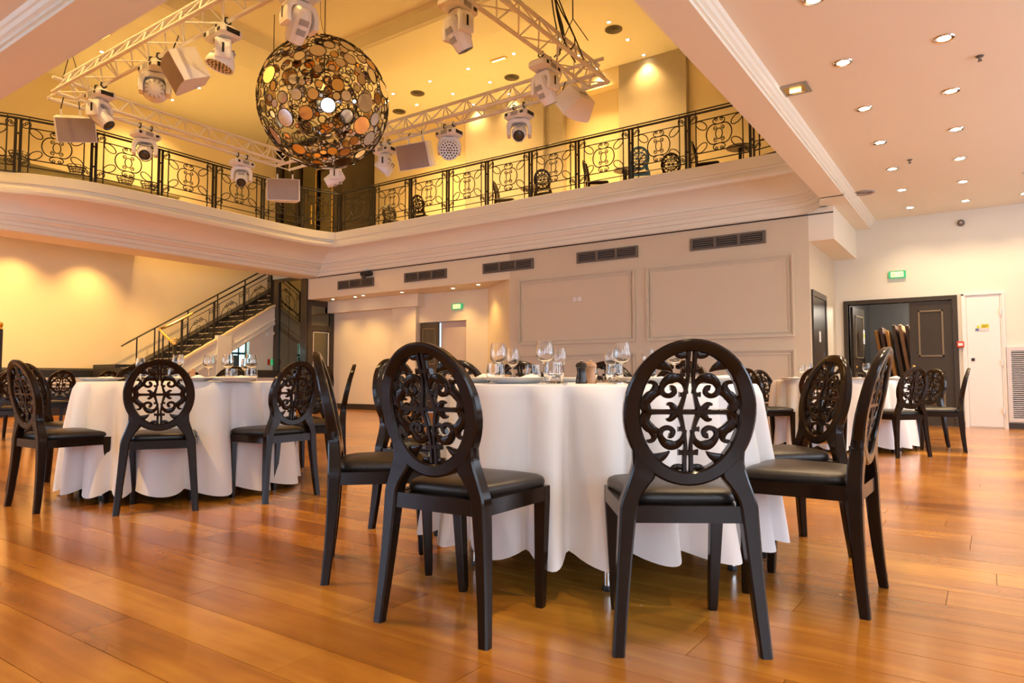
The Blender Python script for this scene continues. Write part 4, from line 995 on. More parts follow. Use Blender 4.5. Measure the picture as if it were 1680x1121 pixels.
# left table
def rel2(r, d): return (r - T2[0], d - T2[1])
for r, d, me, lb in ((-2.02, 4.85, wine_me, 'wine glass left of three on the left table'), (-1.99, 5.10, small_me, 'wine glass in the middle of three on the left table'), (-1.89, 4.95, wine_me, 'wine glass right of three on the left table'),
                     (-2.22, 5.0, wine_me, 'wine glass behind the wooden mill on the left table'), (-2.42, 4.95, wine_me, 'wine glass beside the backrest of the chair before the left table'), (-2.72, 5.0, small_me, 'wine glass seen through the chair before the left table')):
    flat('wine_glass', me, T2, rel2(r, d), lb, 'wine glass', 'wine glasses on the left table')
for r, d, lb in ((-1.93, 4.70, 'tumbler below the three wine glasses'), (-1.80, 4.72, 'tumbler right of the three wine glasses'), (-2.35, 4.75, 'tumbler left of the wooden mill'), (-2.60, 4.8, 'tumbler behind the chair before the left table')):
    flat('tumbler', tumb_me, T2, rel2(r, d), lb + ' on the left table', 'glass', 'tumblers on the left table')
for i, (r, d, lb) in enumerate(((-1.87, 4.62, 'under the three wine glasses'), (-2.15, 4.60, 'left of the three wine glasses'), (-2.88, 4.78, 'at the left rim'), (-2.45, 5.62, 'on the far side'))):
    flat('plate', plate_me, T2, rel2(r, d), 'white dinner plate %s on the left table' % lb, 'plate', 'plates on the left table')
    napkin(T2, rel2(r, d), 'white napkin on the plate %s of the left table' % lb, 6 + i, 'napkins on the left table', rz=YAW + 0.3 * i)
mill(T2, rel2(-2.19, 4.68), 'pale wooden mill on the left table', 'pale_wood', 0.08)
def rel3(r, d): return (r - T3[0], d - T3[1])
for r, d, me, lb in ((4.02, 7.75, wine_me, 'wine glass between the two profile chair backs'), (4.2, 7.8, small_me, 'wine glass right of the profile chair back'), (3.35, 7.9, small_me, 'wine glass at the left'), (3.45, 7.95, wine_me, 'wine glass second from the left')):
    flat('wine_glass', me, T3, rel3(r, d), lb + ' of the right rear table', 'wine glass', 'glasses on the right rear table')
for i, (r, d, lb) in enumerate(((3.22, 7.85, 'left'), (4.2, 7.55, 'right'), (3.75, 7.45, 'near'))):
    flat('plate', plate_me, T3, rel3(r, d), 'white dinner plate at the %s rim of the right rear table' % lb, 'plate', 'plates on the right rear table')
    napkin(T3, rel3(r, d), 'white napkin on the plate at the %s rim of the right rear table' % lb, 12 + i, 'napkins on the right rear table', rz=YAW + 0.4 * i)

# =================================================================== staircase on the left
SX0, SX1 = -16.62, -15.60
st = thing('staircase', 'dark staircase with pale nosings rising along the left wall', 'stairs', (SX1, 8.6, 0))
def S_(mb, name, m, sm=0, par=None):
    o = mb.build(name, m, par or st, sm)
    if par is None: o.location = (-SX1, -8.6, 0)
    return o
RUN, RISE = 0.282, 0.168
Y0, Z0 = 8.63, 1.10                      # landing edge
for k in range(15):
    y = Y0 + RUN * k; z = Z0 + RISE * (k + 1)
    s = S_(MB().box(SX0, SX1, y, y + RUN + 0.02, z - RISE - 0.05, z), 'step', 'step_dark')
    MB().box(SX0 + 0.02, SX1 + 0.005, y - 0.012, y + 0.025, z - 0.012, z + 0.004).build('nosing', 'step_nosing', s, 0)
S_(MB().box(SX0, SX1, 7.25, Y0 + 0.01, 0.0, Z0), 'landing', 'step_dark')
for k in range(6):
    x = SX1 + 0.27 * k; z = Z0 - RISE * (k + 1)
    s = S_(MB().box(x, x + 0.28, 7.25, Y0 - 0.25, 0, z + 0.09), 'step', 'step_dark')
    MB().box(x + 0.25, x + 0.285, 7.25, Y0 - 0.25, z + 0.08, z + 0.094).build('nosing', 'step_nosing', s, 0)
# white stringer, soffit wall and plinth under the flight
zs = lambda y: Z0 + RISE + (y - Y0) * RISE / RUN
mb = MB()
def slab(mb, y0, y1, lo, hi, x0, x1):
    mb.add([(x0, y0, lo(y0)), (x1, y0, lo(y0)), (x1, y1, lo(y1)), (x0, y1, lo(y1)), (x0, y0, hi(y0)), (x1, y0, hi(y0)), (x1, y1, hi(y1)), (x0, y1, hi(y1))],
           [(3, 2, 1, 0), (4, 5, 6, 7), (0, 1, 5, 4), (1, 2, 6, 5), (2, 3, 7, 6), (3, 0, 4, 7)])
slab(mb, Y0 - 0.1, 11.3, lambda y: zs(y) - 0.62, lambda y: zs(y) - 0.12, SX1, SX1 + 0.10)
S_(mb, 'stringer', 'plaster')
mb = MB(); slab(mb, Y0 - 0.1, 11.3, lambda y: zs(y) - 0.12, lambda y: zs(y) - 0.06, SX1 - 0.02, SX1 + 0.13)
S_(mb, 'stringer_cap', 'wall_gloss')
mb = MB(); slab(mb, Y0 - 0.1, 11.3, lambda y: zs(y) - 0.46, lambda y: zs(y) - 0.43, SX1 + 0.10, SX1 + 0.125); slab(mb, Y0 - 0.1, 11.3, lambda y: zs(y) - 0.58, lambda y: zs(y) - 0.54, SX1 + 0.10, SX1 + 0.13)
S_(mb, 'stringer_moulding', 'plaster')
mb = MB().box(SX1 - 0.05, SX1 + 0.14, 9.57, 9.95, 0, 1.85); S_(mb, 'pier', 'plaster')
mb = MB().add([(SX1, Y0 - .1, 0), (SX1 + .06, Y0 - .1, 0), (SX1 + .06, 9.57, 0), (SX1, 9.57, 0), (SX1, Y0 - .1, 0.66), (SX1 + .06, Y0 - .1, 0.66), (SX1 + .06, 9.57, 1.22), (SX1, 9.57, 1.22)],
              [(3, 2, 1, 0), (4, 5, 6, 7), (0, 1, 5, 4), (1, 2, 6, 5), (2, 3, 7, 6), (3, 0, 4, 7)])
S_(mb, 'under_wall', 'plaster')
mb = MB().add([(SX1 - .05, 10.50, 0), (SX1 + .05, 10.50, 0), (SX1 + .05, 11.25, 0), (SX1 - .05, 11.25, 0), (SX1 - .05, 10.50, 1.85), (SX1 + .05, 10.50, 1.85), (SX1 + .05, 11.25, 2.3), (SX1 - .05, 11.25, 2.3)],
              [(3, 2, 1, 0), (4, 5, 6, 7), (0, 1, 5, 4), (1, 2, 6, 5), (2, 3, 7, 6), (3, 0, 4, 7)])
S_(mb, 'under_wall', 'plaster')
S_(MB().box(SX1 + 0.05, SX1 + 0.12, 11.0, 11.2, 1.95, 2.02).box(SX1 + 0.05, SX1 + 0.10, 11.02, 11.18, 1.88, 1.95), 'corbel', 'plaster')
t = thing('kitchen_window', 'bluish lit kitchen opening glimpsed under the stairs', 'window', (SX1 - 0.15, 10.22, 0))
MB().box(-0.02, 0.0, -0.27, 0.28, 0.9, 1.95).build('lit_pane', 'kitchen_glow', t, 0)
mb = MB()
for y in (-0.12, 0.10): mb.box(0.0, 0.02, y - 0.02, y + 0.02, 0.9, 1.95)
mb.box(0.0, 0.02, -0.27, 0.28, 1.40, 1.46)
mb.build('glazing_bar', 'kitchen_dark', t, 0)
MB().box(0.02, 0.05, -0.10, 0.09, 0.95, 1.38).build('shelf_unit', 'kitchen_dark', t, 0)
t = thing('notice', 'small red and green notice on the pale wall beside the mirror screen', 'notice', (SX1 + 0.053, 11.14, 1.22))
MB().box(-0.003, 0.003, -0.09, -0.02, -0.08, 0.08).build('red_half', 'red_plastic', t, 0); MB().box(-0.003, 0.003, 0.0, 0.08, -0.08, 0.08).build('green_half', 'sign_green', t, 0); MB().box(-0.003, 0.003, -0.02, 0.0, -0.08, 0.08).build('divider', 'sign_yellow', t, 0)
# inner balustrade
hr = lambda y: zs(y) + 0.86
bal = thing('stair_balustrade', 'black wrought-iron stair balustrade with scrolls and a brass handrail end', 'balustrade', (SX1, 8.15, 0))
def B_(mb, name, m, sm=60):
    o = mb.build(name, m, bal, sm); o.location = (-SX1, -8.15, 0); return o
XB = SX1 - 0.03
top = [(XB, y, hr(y)) for y in (8.75, 9.4, 10.2, 11.2)]
B_(MB().tube([(XB, 8.62, hr(8.62) - 0.02)] + top, 0.02, 7), 'handrail', 'iron')
B_(MB().tube([(p[0], p[1], p[2] - 0.12) for p in top], 0.010, 5), 'under_rail', 'iron')
B_(MB().tube([(XB, y, zs(y) + 0.06) for y in (8.75, 11.2)], 0.010, 5), 'base_rail', 'iron')
B_(MB().tube(smooth_path([(XB, 9.0, hr(9.0)), (XB, 8.62, hr(8.62)), (XB + 0.02, 8.32, 1.97), (XB + 0.14, 8.15, 1.93), (XB + 0.35, 8.10, 1.83), (XB + 0.62, 8.12, 1.66), (-14.84, 8.14, 1.56)], 5), 0.032, 8), 'brass_rail', 'brass')
B_(MB().cbox((-14.82, 8.14, 0.95), (0.07, 0.07, 1.2), ch=0.01), 'newel_post', 'iron')
B_(MB().lathe([(0.0, 0.16), (0.03, 0.15), (0.052, 0.11), (0.052, 0.08), (0.03, 0.04), (0.04, 0.02), (0.045, 0.0)], 14, c=(-14.82, 8.14, 1.54)), 'newel_ball', 'brass')
for y in (8.75, 9.56, 10.38, 11.18):
    B_(MB().box(XB - 0.035, XB - 0.012, y - 0.012, y + 0.012, zs(y) - 0.05, hr(y)).box(XB + 0.012, XB + 0.035, y - 0.012, y + 0.012, zs(y) - 0.05, hr(y)), 'post', 'iron', 0)
for (xa, ya, za) in ((XB + 0.1, 8.16, 1.9), (XB + 0.35, 8.12, 1.8), (XB + 0.6, 8.13, 1.64)): B_(MB().box(xa - 0.012, xa + 0.012, ya - 0.012, ya + 0.012, 0.9, za), 'post', 'iron', 0)
for ya in (8.75, 9.56, 10.38):
    yb = ya + 0.81; mb = MB()
    f = lambda u, v: (XB, ya + u * 0.81, zs(ya + u * 0.81) + 0.06 + v * 0.68)
    for u in (0.16, 0.84): mb.tube([f(u, 0), f(u, 1)], 0.008, 5)
    for s_ in (-1, 1):
        mb.tube([f(0.5 + s_ * (0.08 + 0.20 * math.sin(a)), 0.48 + 0.30 * math.cos(a)) for a in [PI * (-0.1 + 1.2 * k / 14) for k in range(15)]], 0.009, 5)
        mb.tube([f(0.5 + s_ * 0.09 + p[0], 0.78 + p[1]) for p in spiral(0, 0, 0.09, PI / 2, s_ * 1.2, 0.3)], 0.008, 5)
        mb.tube([f(0.5 + s_ * 0.09 + p[0], 0.18 + p[1]) for p in spiral(0, 0, 0.09, -PI / 2, -s_ * 1.2, 0.3)], 0.008, 5)
        mb.tube([f(0.5 + s_ * 0.42 + p[0], 0.86 + p[1]) for p in spiral(0, 0, 0.08, 0, 1.3, 0.3)], 0.008, 5)
        mb.tube([f(0.5 + s_ * 0.42 + p[0], 0.14 + p[1]) for p in spiral(0, 0, 0.08, 0, 1.3, 0.3)], 0.008, 5)
    mb.tube([f(0.5 + p[0], 0.48 + p[1]) for p in ell(0, 0, 0.08, 0.14)], 0.008, 5, True)
    B_(mb, 'scrollwork', 'iron')
wr = thing('stair_handrail', 'plain black handrail with thin posts on the wall side of the staircase', 'handrail', (LEFT_X + 0.38, 8.03, 0))
XW = LEFT_X + 0.39
def W_(mb, name, m, sm=60):
    o = mb.build(name, m, wr, sm); o.location = (-(LEFT_X + 0.38), -8.03, 0); return o
wz = lambda y: 1.66 + (y - 8.03) * 0.603
W_(MB().tube([(XW, 7.85, wz(7.85) - 0.01), (XW, 8.0, wz(8.0)), (XW, 12.2, wz(12.2))], 0.02, 7), 'rail', 'iron')
for y in (8.2, 8.62, 9.45, 10.25, 11.05, 11.8): W_(MB().box(XW - 0.012, XW + 0.012, y - 0.012, y + 0.012, max(Z0, zs(y) - 0.1), wz(y)), 'post', 'iron', 0)
mb = MB(); slab(mb, 8.0, 12.4, lambda y: zs(y) - 0.75, lambda y: zs(y) + 0.06, LEFT_X, SX0)
struct('trim_13', mb, 'step_dark', smooth=0)
# second stair newel at the left picture edge
t = thing('stair_newel', 'black iron newel with brass cap at the left picture edge', 'newel', (-15.9, 5.22, 0))
MB().cbox((0, 0, 0.88), (0.08, 0.08, 1.76), ch=0.01).build('post', 'iron', t)
MB().lathe([(0.0, 0.15), (0.035, 0.13), (0.052, 0.09), (0.035, 0.04), (0.05, 0.0)], 12, c=(0, 0, 1.76)).build('cap', 'brass', t)
MB().tube([(0, 0, 1.72), (-0.25, -0.2, 1.85), (-0.6, -0.5, 1.95)], 0.03, 7).build('rail', 'brass', t)
MB().tube([(-0.02, -0.02, 1.5), (-0.35, -0.3, 1.6)], 0.01, 5).tube([(-0.25, -0.22, 0.2), (-0.25, -0.22, 1.85)], 0.012, 5).tube([(-0.13 + p[0], -0.12, 1.2 + p[1]) for p in spiral(0, 0, 0.1, 0, 1.4, 0.3)], 0.01, 5).tube([(-0.13 + p[0], -0.12, 0.9 + p[1]) for p in spiral(0, 0, 0.1, 0, 1.4, 0.3)], 0.01, 5).build('scrollwork', 'iron', t)
# banquettes along the left wall and below the mirror screen
def banquette(label, loc, rz, L_):
    t = thing('banquette', label, 'bench', loc, rz, 'wall banquettes')
    MB().box(-L_ / 2, L_ / 2, -0.55, -0.02, 0.0, 0.28).build('plinth', 'bench_black', t, 0)
    MB().cbox((0, -0.30, 0.36), (L_, 0.52, 0.14), ch=0.025).build('seat', 'bench_black', t)
    MB().cbox((0, -0.08, 0.70), (L_, 0.10, 0.24), ch=0.02).build('back_cushion', 'bench_pale', t)
    MB().cbox((0, -0.07, 0.905), (L_, 0.13, 0.19), ch=0.02).build('back_top', 'bench_black', t)
    MB().box(-L_ / 2, L_ / 2, -0.565, -0.55, 0.25, 0.29).build('trim_strip', 'bench_pale', t, 0)
banquette('long black banquette with pale back cushion along the left wall', (LEFT_X + 0.04, 4.6, 0), PI / 2, 5.6)
banquette('black banquette in front of the stair wall and mirror screen', (-14.95, 10.35, 0), PI / 2, 1.5)

# =================================================================== left gallery sideboard and baskets
t = thing('sideboard', 'long low olive sideboard behind the left gallery railing', 'cabinet', (-15.2, 5.9, 4.2))
MB().box(-0.2, 0.2, -2.34, 2.34, 0.06, 0.68).build('body', 'olive_paint', t, 0)
MB().box(-0.23, 0.23, -2.36, 2.36, 0.68, 0.72).build('top', 'olive_paint', t, 0)
MB().box(-0.17, 0.17, -2.3, 2.3, 0.0, 0.06).build('plinth', 'bench_black', t, 0)
for k in range(6): MB().box(0.2, 0.212, -2.30 + 0.77 * k, -2.30 + 0.77 * k + 0.74, 0.09, 0.66).build('door', 'olive_paint', t, 0)
bw = MB()
for k in range(5): r_ = 0.10 + 0.018 * k; bw.tube([(r_ * math.cos(a * PI / 10), r_ * math.sin(a * PI / 10), 0.004 + 0.045 * k) for a in range(20)], 0.008, 5, True)
for a in range(12): bw.tube([(0.10 * math.cos(a * PI / 6), 0.10 * math.sin(a * PI / 6), 0.004), (0.172 * math.cos(a * PI / 6), 0.172 * math.sin(a * PI / 6), 0.19)], 0.006, 5)
bmesh_ = bw.mesh('wire_basket', 'iron', 60)
bands = MB().lathe([(0.095, 0.0), (0.13, 0.09)], 20).mesh('lining', 'bench_black')
for y, lb in ((5.15, 'beside the left railing post'), (6.16, 'second from left'), (7.12, 'third from left'), (7.62, 'nearest the sideboard end')):
    o = obj('wire_basket', bmesh_, None, (-15.1, y, 4.921)); tag(o, 'black wire basket on the gallery sideboard, %s' % lb, 'basket', 'wire baskets on the sideboard')
# small tables between the gallery chairs
tb = None
for i, (x, y) in enumerate(((-8.0, 12.2), (-5.75, 12.15), (-3.5, 12.1))):
    t = thing('cafe_table', 'small round cafe table on the back gallery, %s from the left' % ordinal(i), 'table', (x, y, 4.2), group='cafe tables on the gallery')
    MB().lathe([(0.0, 0.68), (0.23, 0.68), (0.24, 0.69), (0.23, 0.70), (0.0, 0.70)], 28).build('top', 'brown_wood', t)
    MB().cyl((0, 0, 0.02), (0, 0, 0.68), 0.03, 12).build('pillar', 'iron', t)
    MB().lathe([(0.0, 0.04), (0.05, 0.04), (0.20, 0.015), (0.21, 0.0), (0.0, 0.0)], 20).build('base', 'iron', t)

# =================================================================== store-room panels
for i, (x, y, m, h, lean, lb) in enumerate(((-1.62, 14.9, 'orange_wood', 1.70, 0.14, 'orange wooden table leaf at the left of the store-room stack'), (-1.52, 14.8, 'brown_wood', 1.75, 0.14, 'dark wooden leaf left in the store-room stack'), (-1.42, 14.7, 'orange_wood', 1.68, 0.14, 'long orange plank leaning in the store-room doorway'),
                                            (-1.30, 14.75, 'brown_wood', 1.78, 0.14, 'dark wooden leaf in the middle of the store-room stack'), (-1.19, 14.7, 'pale_wood', 1.78, 0.14, 'pale wooden leaf in the store-room stack'), (-1.08, 14.65, 'brown_wood', 1.76, 0.14, 'dark wooden leaf right in the store-room stack'), (-0.98, 14.6, 'bench_black', 1.74, 0.14, 'black leaf at the right end of the store-room stack'))):
    t = thing('table_leaf', lb, 'panel', (x + 0.12, y, 0.002), group='table leaves in the store room', rot=(0, -lean, 0))
    MB().cbox((0, 0, h / 2 + 0.02), (0.06, 0.62, h), ch=0.008).build('board', m, t)
    MB().box(-0.045, -0.03, -0.25, 0.25, 0.25, 0.33).box(-0.045, -0.03, -0.25, 0.25, h - 0.3, h - 0.22).build('batten', 'brown_wood', t, 0)
t = thing('switch_panel', 'pale notice plate on the dark open door of the store room', 'sign', (-1.86, 13.95, 1.55), math.radians(84))
MB().box(-0.05, 0.05, -0.005, 0.0, -0.13, 0.13).build('plate', 'bench_pale', t, 0)
MB().box(-0.03, 0.03, -0.008, -0.005, -0.02, 0.06).build('insert', 'sign_yellow', t, 0)

# =================================================================== lighting truss
TRZ = 4.80; HT = 0.27
tr = thing('lighting_truss', 'white triangular aluminium truss ring hanging over the hall', 'truss', (-7.5, 6.1, TRZ))
TO = Vector((-7.5, 6.1, TRZ))
def chord(p, q):
    p, q = Vector(p) - TO, Vector(q) - TO
    return MB().cyl(tuple(p), tuple(q), 0.025, 10).build('chord', 'truss_white', tr, 60)
brace_cache = {}
def brace(p, q):
    p, q = Vector(p) - TO, Vector(q) - TO; d = q - p; L_ = round(d.length, 2)
    if L_ not in brace_cache: brace_cache[L_] = MB().cyl((0, 0, 0), (0, 0, L_), 0.0105, 6).mesh('brace', 'truss_white', 60)
    o = obj('brace', brace_cache[L_], tr, tuple(p)); o.rotation_euler = d.to_track_quat('Z', 'Y').to_euler()
def truss_run(a, b_, inward):
    """a, b_: ends of the outer lower chord; inward: unit vector to the inner lower chord"""
    a, b_, n_ = Vector(a), Vector(b_), Vector(inward) * 0.30
    top_ = n_ * 0.5 + Vector((0, 0, HT))
    chord(a, b_); chord(a + n_, b_ + n_); chord(a + top_, b_ + top_)
    L_ = (b_ - a).length; m = max(2, round(L_ / 0.42)); d = (b_ - a) / m
    for i in range(m):
        brace(a + d * i, a + d * (i + 0.5) + top_); brace(a + d * (i + 0.5) + top_, a + d * (i + 1))
        brace(a + n_ + d * i, a + d * (i + 0.5) + top_)
        brace(a + d * (i + 0.5) + top_, a + n_ + d * (i + 1))
        if i % 2 == 0: brace(a + d * i, a + n_ + d * (i + 1))
        else: brace(a + d * i + n_, a + d * (i + 1))
    brace(a, a + n_); brace(b_, b_ + n_)
XA, XB_, YA, YB = -10.92, -4.10, 3.99, 8.16
truss_run((XA + 0.3, YA, TRZ), (XB_, YA, TRZ), (0, 1, 0))
truss_run((XA, YB, TRZ), (XB_, YB, TRZ), (0, -1, 0))
truss_run((XA, YA + 0.05, TRZ), (XA, YB - 0.3, TRZ), (1, 0, 0))
truss_run((XB_, YA + 0.3, TRZ), (XB_, YB, TRZ), (-1, 0, 0))
for x, y in ((XA + 0.45, YA + 0.15), (XB_ - 0.4, YA + 0.15), (XA + 0.15, YB - 0.5), (XB_ - 0.15, YB - 0.7)):
    sl = MB()
    for dx in (-0.22, 0.22):
        sl.tube([(x + dx - TO.x, y - TO.y, HT), (x - TO.x, y - TO.y, 0.62)], 0.006, 5)
    sl.tube([(x - TO.x, y - TO.y, 0.62), (x - TO.x, y - TO.y, ZU - TRZ)], 0.008, 6)
    sl.build('suspension_sling', 'cable_black', tr)
# cable loom at the right corner
mb = MB(); rr = random.Random(5)
for k in range(6):
    ox, oy = rr.uniform(-.05, .05), rr.uniform(-.05, .05)
    pts = [(-4.25 + ox * 0.5, 7.0 + oy, ZU)] + [(-4.25 + ox + 0.05 * math.sin(j * 1.3 + k), 7.0 + oy + 0.05 * math.cos(j * 1.1 + k * 2), ZU - j * 0.42) for j in range(1, 6)] + [(-4.25 + rr.uniform(-.15, .15), 7.05 + rr.uniform(-.1, .4), 5.05), (-4.25 + rr.uniform(-.15, .15), 7.2 + rr.uniform(-.1, .5), 4.86)]
    mb.tube(smooth_path(pts, 3), 0.009, 5)
tag(mb.build('cable_loom', 'cable_black'), 'tangled black cable loom dropping to the right end of the truss', 'cable')

# ---- moving-head lamps
def moving_head(hang, aim, label, kind='spot', pan=None, tilt=None, grp='moving-head lamps on the truss', base_rot=None):
    """hang: point on the chord; aim: horizontal heading (deg, world) and tilt from straight down (deg)"""
    t = thing('moving_head_lamp', label, 'stage lamp', hang, 0, grp)
    br = math.radians(base_rot if base_rot is not None else 0)
    Rb = Matrix.Rotation(br, 4, 'Z')
    mb = MB()
    for dx in (-0.09, 0.09):
        mb.tube([(dx, 0, -0.045), (dx, 0.035, -0.02), (dx, 0.03, 0.025), (dx, 0, 0.037), (dx, -0.03, 0.025), (dx, -0.035, -0.02), (dx, 0, -0.045)], 0.010, 6, M=Rb)
        mb.cyl((dx, 0, -0.05), (dx, 0, -0.09), 0.014, 8, M=Rb)
    mb.build('clamp', 'fixture_black', t)
    bs = MB().cbox((0, 0, -0.145), (0.40, 0.26, 0.115), Rb, 0.03).build('base', 'fixture_white', t)
    MB().box(-0.06, 0.06, -0.134, -0.128, -0.175, -0.115, Rb).build('display', 'fixture_grey', bs, 0)
    for q in ((0.10, 0.15, -0.136, -0.13, -0.165, -0.13), (-0.16, -0.12, -0.136, -0.13, -0.165, -0.125), (0.199, 0.203, -0.08, 0.08, -0.175, -0.12)): MB().box(*q, Rb).build('connector', 'fixture_black', bs, 0)
    Rp = Matrix.Rotation(math.radians(aim[0]) - PI / 2, 4, 'Z')
    yk = MB()
    prof_ = [(-0.175, -0.46), (-0.185, -0.40), (-0.18, -0.30), (-0.15, -0.235), (-0.08, -0.205), (0.08, -0.205), (0.15, -0.235), (0.18, -0.30), (0.185, -0.40), (0.175, -0.46)]
    inn = [(-0.125, -0.46), (-0.128, -0.40), (-0.125, -0.33), (-0.105, -0.285), (-0.06, -0.265), (0.06, -0.265), (0.105, -0.285), (0.125, -0.33), (0.128, -0.40), (0.125, -0.46)]
    rings = []
    for o_, i_ in zip(prof_, inn):
        d_ = 0.085
        rings.append([(o_[0], -d_ * 0.8, o_[1]), (o_[0], d_ * 0.8, o_[1]), ((o_[0] * .8 + i_[0] * .2), d_, (o_[1] * .8 + i_[1] * .2)), (i_[0], d_ * 0.9, i_[1]), (i_[0], -d_ * 0.9, i_[1]), ((o_[0] * .8 + i_[0] * .2), -d_, (o_[1] * .8 + i_[1] * .2))])
    yk.loft(rings, Rp)
    y_ = yk.build('yoke', 'fixture_white', t, 30)
    MB().box(0.186, 0.188, -0.012, 0.012, -0.41, -0.30, Rp).box(-0.188, -0.186, -0.012, 0.012, -0.41, -0.30, Rp).build('lettering_strip', 'fixture_black', y_, 0)
    MB().cyl((0, 0, -0.20), (0, 0, -0.215), 0.10, 18, Rp).build('pan_bearing', 'fixture_grey', t)
    Mh = Rp @ Matrix.Translation((0, 0, -0.40)) @ Matrix.Rotation(math.radians(aim[1]), 4, 'X')
    if kind == 'spot':
        prof2 = [(0.0, 0.155), (0.06, 0.155), (0.085, 0.13), (0.112, 0.05), (0.115, -0.06), (0.100, -0.15), (0.088, -0.20), (0.080, -0.20), (0.078, -0.185), (0.0, -0.18)]
        h = MB().lathe(prof2, 12, M=Mh @ Matrix.Rotation(PI / 12, 4, 'Z')).build('head', 'fixture_white', t, 25)
        MB().lathe([(0.062, -0.203), (0.080, -0.206), (0.082, -0.19)], 20, M=Mh).build('lens_ring', 'fixture_black', h)
        MB().lathe([(0.0, -0.209), (0.03, -0.206), (0.062, -0.196)], 20, M=Mh).build('lens', 'dark_glass', h)
        for s_ in (-1, 1):
            MB().box(-0.05, 0.05, s_ * 0.108 - 0.006, s_ * 0.108 + 0.006, 0.0, 0.06, Mh).box(-0.045, 0.045, s_ * 0.106 - 0.006, s_ * 0.106 + 0.006, -0.10, -0.04, Mh).build('vent_grid', 'fixture_grey', h, 0)
    else:
        h = MB().lathe([(0.0, 0.11), (0.06, 0.11), (0.10, 0.09), (0.122, 0.03), (0.152, -0.05), (0.156, -0.10), (0.150, -0.115), (0.146, -0.105), (0.0, -0.10)], 28, M=Mh).build('head', 'fixture_white', t, 40)
        mb = MB()
        for ring_, cnt in ((0.0, 1), (0.042, 6), (0.084, 12), (0.124, 18)):
            for k in range(cnt):
                a = 2 * PI * k / cnt
                mb.lathe([(0.0, -0.108), (0.012, -0.107), (0.015, -0.10)], 8, c=(ring_ * math.cos(a), ring_ * math.sin(a), 0), M=Mh)
        tag(mb.build('led_cluster', 'fixture_black', h), 'dark LED lenses', kind='stuff')
        mb = MB()
        for k in range(12):
            a = 2 * PI * k / 12; mb.box(-0.004, 0.004, 0.075, 0.115, 0.02, 0.112, Mh @ Matrix.Rotation(a, 4, 'Z'))
        mb.build('cooling_fin', 'fixture_grey', h, 0)
    return t
# headings are degrees in plan (0 = along +X)
moving_head((-9.88, 4.29, TRZ), (35, 42), 'white moving-head spot nearest the left truss corner, head tilted right', 'spot', base_rot=0)
moving_head((-8.43, 4.29, TRZ), (150, 105), 'white moving-head wash with open yoke and upturned head on the near truss', 'wash', base_rot=0)
moving_head((-6.97, 4.29, TRZ), (-120, 16), 'white LED wash lamp pointing down on the near truss', 'wash', base_rot=0)
moving_head((-5.62, 4.29, TRZ), (170, 40), 'white moving-head spot cut by the top edge above the mirror ball', 'spot', base_rot=0)
moving_head((-10.90, 5.42, TRZ), (-28, 58), 'white moving-head spot with round lens facing the viewer on the left truss', 'spot', base_rot=90)
moving_head((-10.92, 7.15, TRZ), (-36, 50), 'white moving-head spot on the left truss beside the hanging loudspeaker', 'spot', base_rot=90)
moving_head((-9.55, 8.14, TRZ), (-140, 62), 'white moving-head spot just below the mirror ball on the far truss', 'spot', base_rot=0)
moving_head((-8.30, 8.14, TRZ), (-150, 40), 'white wash lamp seen side-on right of the mirror ball', 'wash', base_rot=0)
moving_head((-6.89, 8.14, TRZ), (-50, 70), 'white LED wash lamp with dotted face towards the viewer on the far truss', 'wash', base_rot=0)
moving_head((-5.55, 8.14, TRZ), (-58, 58), 'white moving-head spot with round lens on the far truss, right of the LED wash', 'spot', base_rot=0)
moving_head((-4.42, 7.05, TRZ), (75, 30), 'white moving-head spot on the right truss beside the angled loudspeaker', 'spot', base_rot=90)
moving_head((-4.42, 5.35, TRZ), (72, 30), 'white moving-head spot on the right truss nearest the top edge', 'spot', base_rot=90)

